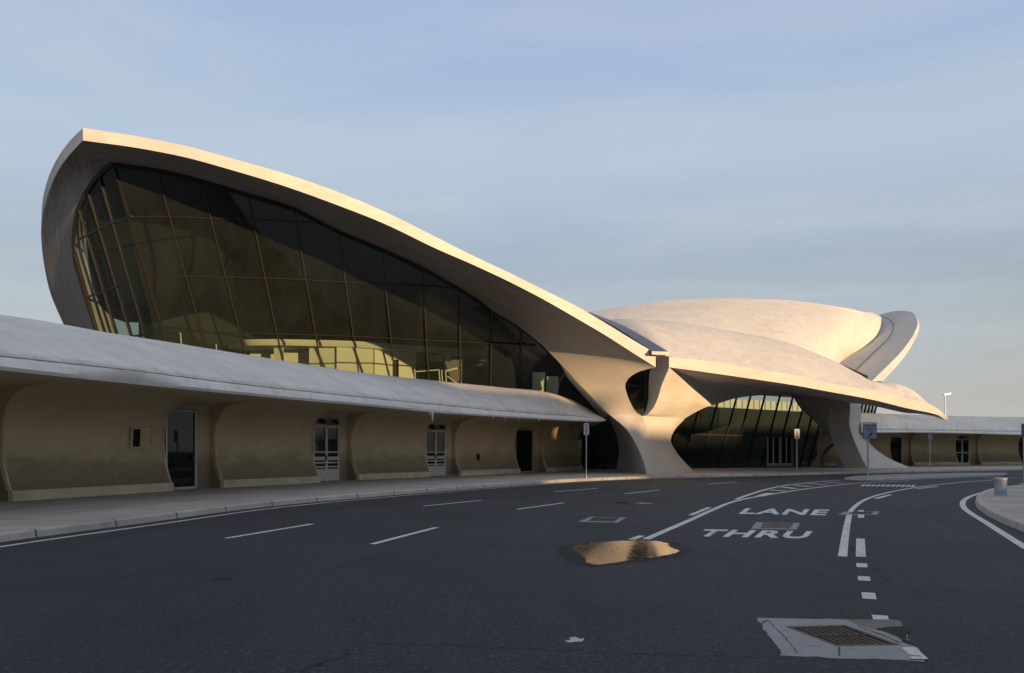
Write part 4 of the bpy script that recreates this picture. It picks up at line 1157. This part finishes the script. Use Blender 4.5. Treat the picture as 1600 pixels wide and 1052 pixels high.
drain('small drain grate straddling the curved white lane line', [(1309,804.8),(1371,804.5),(1374,799.8),(1318,800.2)], [(1326,804.2),(1362,804.1),(1365,800.4),(1332,800.5)], 9, True)
drain('dark sunken drain grate in mid road left of the painted words', [(903,815.5),(965,817),(978,809.2),(923,808.3)], [(917,815.0),(960,816.2),(970,809.6),(928,808.9)], 7, True)
drain('rusty square manhole cover between the painted words', [(1173,826.5),(1244,828),(1250.5,818),(1181,817)], [(1188,826),(1234,827),(1240,818.8),(1192,818)], 0, True, True)

# ---------------------------------------------------------------- signs, bin, lamp
def pole(bm, base, h, r=.03): tube(bm, [base, base+V((0,0,h*.5)), base+V((0,0,h))], r, 10)
def face_sign(root, ctr, w, h, right, mat, th=.012):
    n_ = V((right.y, -right.x, 0)); bm = bmesh.new()
    box(bm, ctr, right*(w/2), n_*(th/2), V((0,0,h/2)))
    bmesh.ops.bevel(bm, geom=[e for e in bm.edges if abs((e.verts[0].co-e.verts[1].co).normalized().dot(n_)) > .9], offset=.03, segments=3, affect='EDGES')
    return finish(bm, 'sign_panel', mat, root, 0), n_
def glyph(bm, ctr, right, n_, x, z, w, h, d=.009):
    box(bm, ctr+right*x+V((0,0,z))+n_*d, right*(w/2), n_*.002, V((0,0,h/2)))
for (bx, by, ty, ph, lab) in ((916,746.6,661.4,20,'white no standing sign on a steel pole by the end of the low building'), (1245,736.8,670.6,14,'white no standing sign on a steel pole in front of the entrance glass'), (1453,731.8,676.3,13,'small dim no standing sign on a pole before the far low building')):
    b = GP(bx, by, .15); sc = b.y/F; H = (by-ty)*sc; hh = ph*sc
    root = empty('parking_sign', b, lab, 'street sign', 'no standing signs along the pavement')
    bm = bmesh.new(); pole(bm, b-V((0,0,.02)), H-.05, .038); lathe(bm, b, [(.13,-.005),(.13,.012),(.05,.02)], 12); finish(bm, 'pole', M['steel'], root, 60)
    rt = V((1,.05,0)).normalized(); hw = 8.2*sc if bx < 1400 else 6.2*sc
    # upper arrow plate and lower message plate
    n_ = V((rt.y,-rt.x,0)); hh = (18.5 if bx < 1000 else 15.2 if bx < 1300 else 13)*sc
    ctr = V((b.x, b.y, b.z+H-hh/2))+n_*.05
    panel_, n_ = face_sign(root, ctr, hw, hh, rt, M['sign_white'] if bx < 1400 else M['sign_grey'])
    bm = bmesh.new()
    for sx in (-1, 1):
        c0 = ctr+rt*(sx*hw*.26)+V((0,0,hh*.37))+n_*.009
        f = [c0+rt*(sx*.055*hw/.4), c0-rt*(sx*.03)+V((0,0,.05)), c0-rt*(sx*.03)-V((0,0,.05))]
        fb = [p-n_*.003 for p in f]; grid(bm, [f, fb], True, True)
    glyph(bm, ctr, rt, n_, 0, hh*.255, hw*.9, .018)
    for k, (z, w) in enumerate(((.14,.3), (-.37,.5))): glyph(bm, ctr, rt, n_, 0, hh*z, hw*w, .05)
    finish(bm, 'arrow_marks', M['sign_ink'], panel_, 0)
    bm = bmesh.new()
    glyph(bm, ctr, rt, n_, 0, hh*.0, hw*.85, .035)
    for z, w in ((-.10,.55), (-.17,.62), (-.24,.5), (.09,.5)): glyph(bm, ctr, rt, n_, 0, hh*z, hw*w, .04)
    finish(bm, 'red_lines', M['sign_red'], panel_, 0)

b = GP(1356,747.3,.08); sc = b.y/F
root = empty('clearance_sign', b, 'square blue-grey clearance sign with arrow on a pole on the low islet', 'street sign')
bm = bmesh.new(); pole(bm, b-V((0,0,.02)), 63*sc, .055); lathe(bm, b, [(.32,.0),(.32,.05),(.1,.07)], 14); finish(bm, 'pole', M['steel'], root, 60)
rt = V((1,.12,0)).normalized(); n_ = V((rt.y,-rt.x,0))
ctr = U(1357.4,673,b.y)+n_*.10
hw, hh = 23*sc, 25.6*sc
bk, n_ = face_sign(root, ctr, hw, hh, rt, M['sign_back'], .03)
bm = bmesh.new(); box(bm, ctr+n_*.018, rt*(hw/2-.035), n_*.004, V((0,0,hh/2-.035))); finish(bm, 'sign_face', M['sign_grey'], bk, 0)
def sign_text(txt, ctr, rt, n_, x, z, w, h, parent, mat):
    cu = bpy.data.curves.new('sign_text', 'FONT'); cu.body = txt; cu.offset = .012
    ob = bpy.data.objects.new('tmp', cu); C.objects.link(ob); bpy.context.view_layer.update()
    me = bpy.data.meshes.new_from_object(ob.evaluated_get(bpy.context.evaluated_depsgraph_get())); bpy.data.objects.remove(ob)
    co = [v.co.copy() for v in me.vertices]
    x0, x1 = min(c.x for c in co), max(c.x for c in co); y0, y1 = min(c.y for c in co), max(c.y for c in co)
    for v, c in zip(me.vertices, co):
        v.co = ctr+rt*(x+((c.x-x0)/(x1-x0)-.5)*w)+V((0,0,z+((c.y-y0)/(y1-y0)-.5)*h))+n_*.026
    me.transform(parent.parent.matrix_basis.inverted()); me.materials.clear()
    return link('lettering', me, mat, parent)
sign_text('VEHICLES OVER', ctr, rt, n_, 0, hh*.31, hw*.82, .13, bk, M['sign_ink'])
sign_text('8\'-6"', ctr, rt, n_, .01, hh*.07, hw*.44, .17, bk, M['sign_ink'])
bm = bmesh.new()
d_ = (rt+V((0,0,1))).normalized(); e_ = (rt-V((0,0,1))).normalized(); c0 = ctr+n_*.026+V((0,0,-hh*.26))+rt*.02
f = [c0-d_*.2+e_*.035, c0+d_*.02+e_*.035, c0+d_*.02+e_*.11, c0+d_*.2, c0+d_*.02-e_*.11, c0+d_*.02-e_*.035, c0-d_*.2-e_*.035]
grid(bm, [f, [p-n_*.004 for p in f]], True, True)
finish(bm, 'arrow', M['sign_ink'], bk, 0)

b = GP(1600.5,757,.146); sc = b.y/F
root = empty('street_sign', b, 'dark-backed street sign on a post cut by the right edge', 'street sign')
bm = bmesh.new(); pole(bm, b-V((0,0,.02)), 95*sc, .05); lathe(bm, b, [(.2,0),(.2,.03),(.07,.05)], 12); finish(bm, 'pole', M['steel'], root, 60)
face_sign(root, V((b.x, b.y-.08, CH+(HY-672.7)*sc)), .34, 21*sc, V((1,-.1,0)).normalized(), M['sign_back'])

b = GP(1563.5,774,.146); sc = b.y/F; r = 9*sc
root = empty('trash_can', b, 'short grey cylindrical trash can on the paved island', 'trash can')
bm = bmesh.new(); lathe(bm, b, [(r*.2,0),(r*.98,0),(r*1.0,.03),(r*1.0,.085),(r*.93,.09),(r*.93,.10),(r*.97,.105),(r*.96,.30),(r*.98,.49),(r*1.0,.5)], 32); finish(bm, 'body', M['can'], root, 40)
bm = bmesh.new(); lathe(bm, b, [(r*1.0,.502),(r*1.06,.505),(r*1.06,.545),(r*1.0,.57),(r*.8,.575),(r*.75,.55),(r*.7,.45)], 32); finish(bm, 'rim', M['can'], root, 40)

b = V((81.6,150,0)); root = empty('street_lamp', b, 'tall thin street lamp far behind the right-hand low building', 'street lamp')
bm = bmesh.new(); tube(bm, [b, b+V((0,0,6)), b+V((0,0,12.1))], [.16,.12,.09], 10); finish(bm, 'pole', M['steel'], root, 60)
bm = bmesh.new(); box(bm, b+V((.35,0,12.2)), V((.65,0,.12)), V((0,.22,0)), V((-.02,0,.12))); bmesh.ops.bevel(bm, geom=bm.edges[:], offset=.05, segments=2, affect='EDGES'); finish(bm, 'lamp_head', M['steel'], root, 40)

# ---------------------------------------------------------------- unseen blocks added behind the viewpoint, shaped to shade the forecourt
EL = 3.3; AZ = 144; TE = math.tan(R(EL))
S2 = V((math.sin(R(AZ)), math.cos(R(AZ)), 0)); T2 = V((-S2.y, S2.x, 0))
def blk(bm, t0, t1, z0, z1, s0=100, dep=22):
    c = S2*(s0+dep/2)+T2*((t0+t1)/2); box(bm, V((c.x, c.y, (z0+z1)/2)), T2*((t1-t0)/2), S2*(dep/2), V((0,0,(z1-z0)/2)))
root = empty('shade_blocker', S2*110+T2*30, 'long unseen concrete block added behind the viewpoint to shade the forecourt', 'building')
for a in ((-60,24,-.05,6.4+136*TE), (32.503,34.8,-.05,5.0+138*TE), (34.803,36.4,-.05,3.35+135*TE), (36.403,57,-.05,2.85+135*TE), (57.003,300,-.05,6.3+133*TE), (24.003,32.497,134.2*TE,5.4+138*TE,100,.5), (24.003,32.497,-.05,125*TE,100,.5)):
    bm = bmesh.new(); blk(bm, *a); finish(bm, 'wall', M['block'], root, 0)
for z in (2.4, 5.2, 7.9):
    for a in ((-59,24), (36,56), (59,298)):
        bm = bmesh.new(); blk(bm, *a, z, z+1.3, 99.9, .2); finish(bm, 'window_band', M['black'], root, 0)

# ---------------------------------------------------------------- light, sky, camera
VEIL = 3.6
w = bpy.data.worlds.new('World'); bpy.context.scene.world = w; w.use_nodes = True
nt = w.node_tree; bg = nt.nodes['Background']
sky = nt.nodes.new('ShaderNodeTexSky'); sky.sky_type = 'NISHITA'; sky.sun_disc = False
sky.sun_elevation = R(EL); sky.sun_rotation = R(AZ); sky.air_density = 1.0; sky.dust_density = .8; sky.ozone_density = 1.5
tc = nt.nodes.new('ShaderNodeTexCoord')
sx = nt.nodes.new('ShaderNodeSeparateXYZ'); nt.links.new(tc.outputs['Generated'], sx.inputs[0])
mp = nt.nodes.new('ShaderNodeMapping'); mp.inputs['Scale'].default_value = (1.2, 1.2, 7.0); mp.inputs['Rotation'].default_value = (R(6), R(-5), 0)
nt.links.new(tc.outputs['Generated'], mp.inputs['Vector'])
cf = ramp(nt, noise(nt, mp.outputs['Vector'], 2.0, 6, .55, .4), [(.34, 0), (.74, 1)])
# high thin overcast: a pale veil over the clear sky, thicker toward the horizon
veil = ramp(nt, sx.outputs['Z'], [(0,(.50,.485,.46)), (.06,(.465,.465,.46)), (.13,(.415,.455,.49)), (.22,(.37,.445,.535)), (.34,(.44,.55,.70)), (.49,(.37,.475,.71)), (.7,(.42,.46,.56)), (1,(.45,.47,.52))])
veil = mix(nt, veil, (.60,.64,.70), N2(nt, cf, .50))
vm = nt.nodes.new('ShaderNodeVectorMath'); vm.operation = 'SCALE'; vm.inputs['Scale'].default_value = VEIL
nt.links.new(veil, vm.inputs[0])
mx = nt.nodes.new('ShaderNodeMix'); mx.data_type = 'RGBA'; mx.inputs[0].default_value = .90
nt.links.new(sky.outputs['Color'], mx.inputs[6]); nt.links.new(vm.outputs[0], mx.inputs[7])
nt.links.new(mx.outputs[2], bg.inputs['Color']); bg.inputs['Strength'].default_value = .12
sl = bpy.data.lights.new('sun', 'SUN'); sl.energy = 3.15; sl.angle = R(.5); sl.color = (1.0, .65, .33)
so = bpy.data.objects.new('sun', sl); C.objects.link(so)
sd = V((math.sin(R(AZ))*math.cos(R(EL)), math.cos(R(AZ))*math.cos(R(EL)), math.sin(R(EL))))
so.rotation_euler = sd.to_track_quat('Z', 'Y').to_euler()
cam = bpy.data.cameras.new('camera'); co = bpy.data.objects.new('camera', cam); C.objects.link(co)
co.location = (0,0,CH); co.rotation_euler = (R(90),0,0); cam.sensor_width = 36; cam.lens = 28; cam.shift_y = (HY-526)/1600; cam.clip_end = 3000
sc_ = bpy.context.scene; sc_.camera = co
sc_.view_settings.view_transform = 'Standard'; sc_.view_settings.look = 'None'; sc_.view_settings.exposure = 1.25; sc_.view_settings.gamma = 1
sc_.cycles.max_bounces = 10; sc_.cycles.transparent_max_bounces = 16; sc_.cycles.use_denoising = True
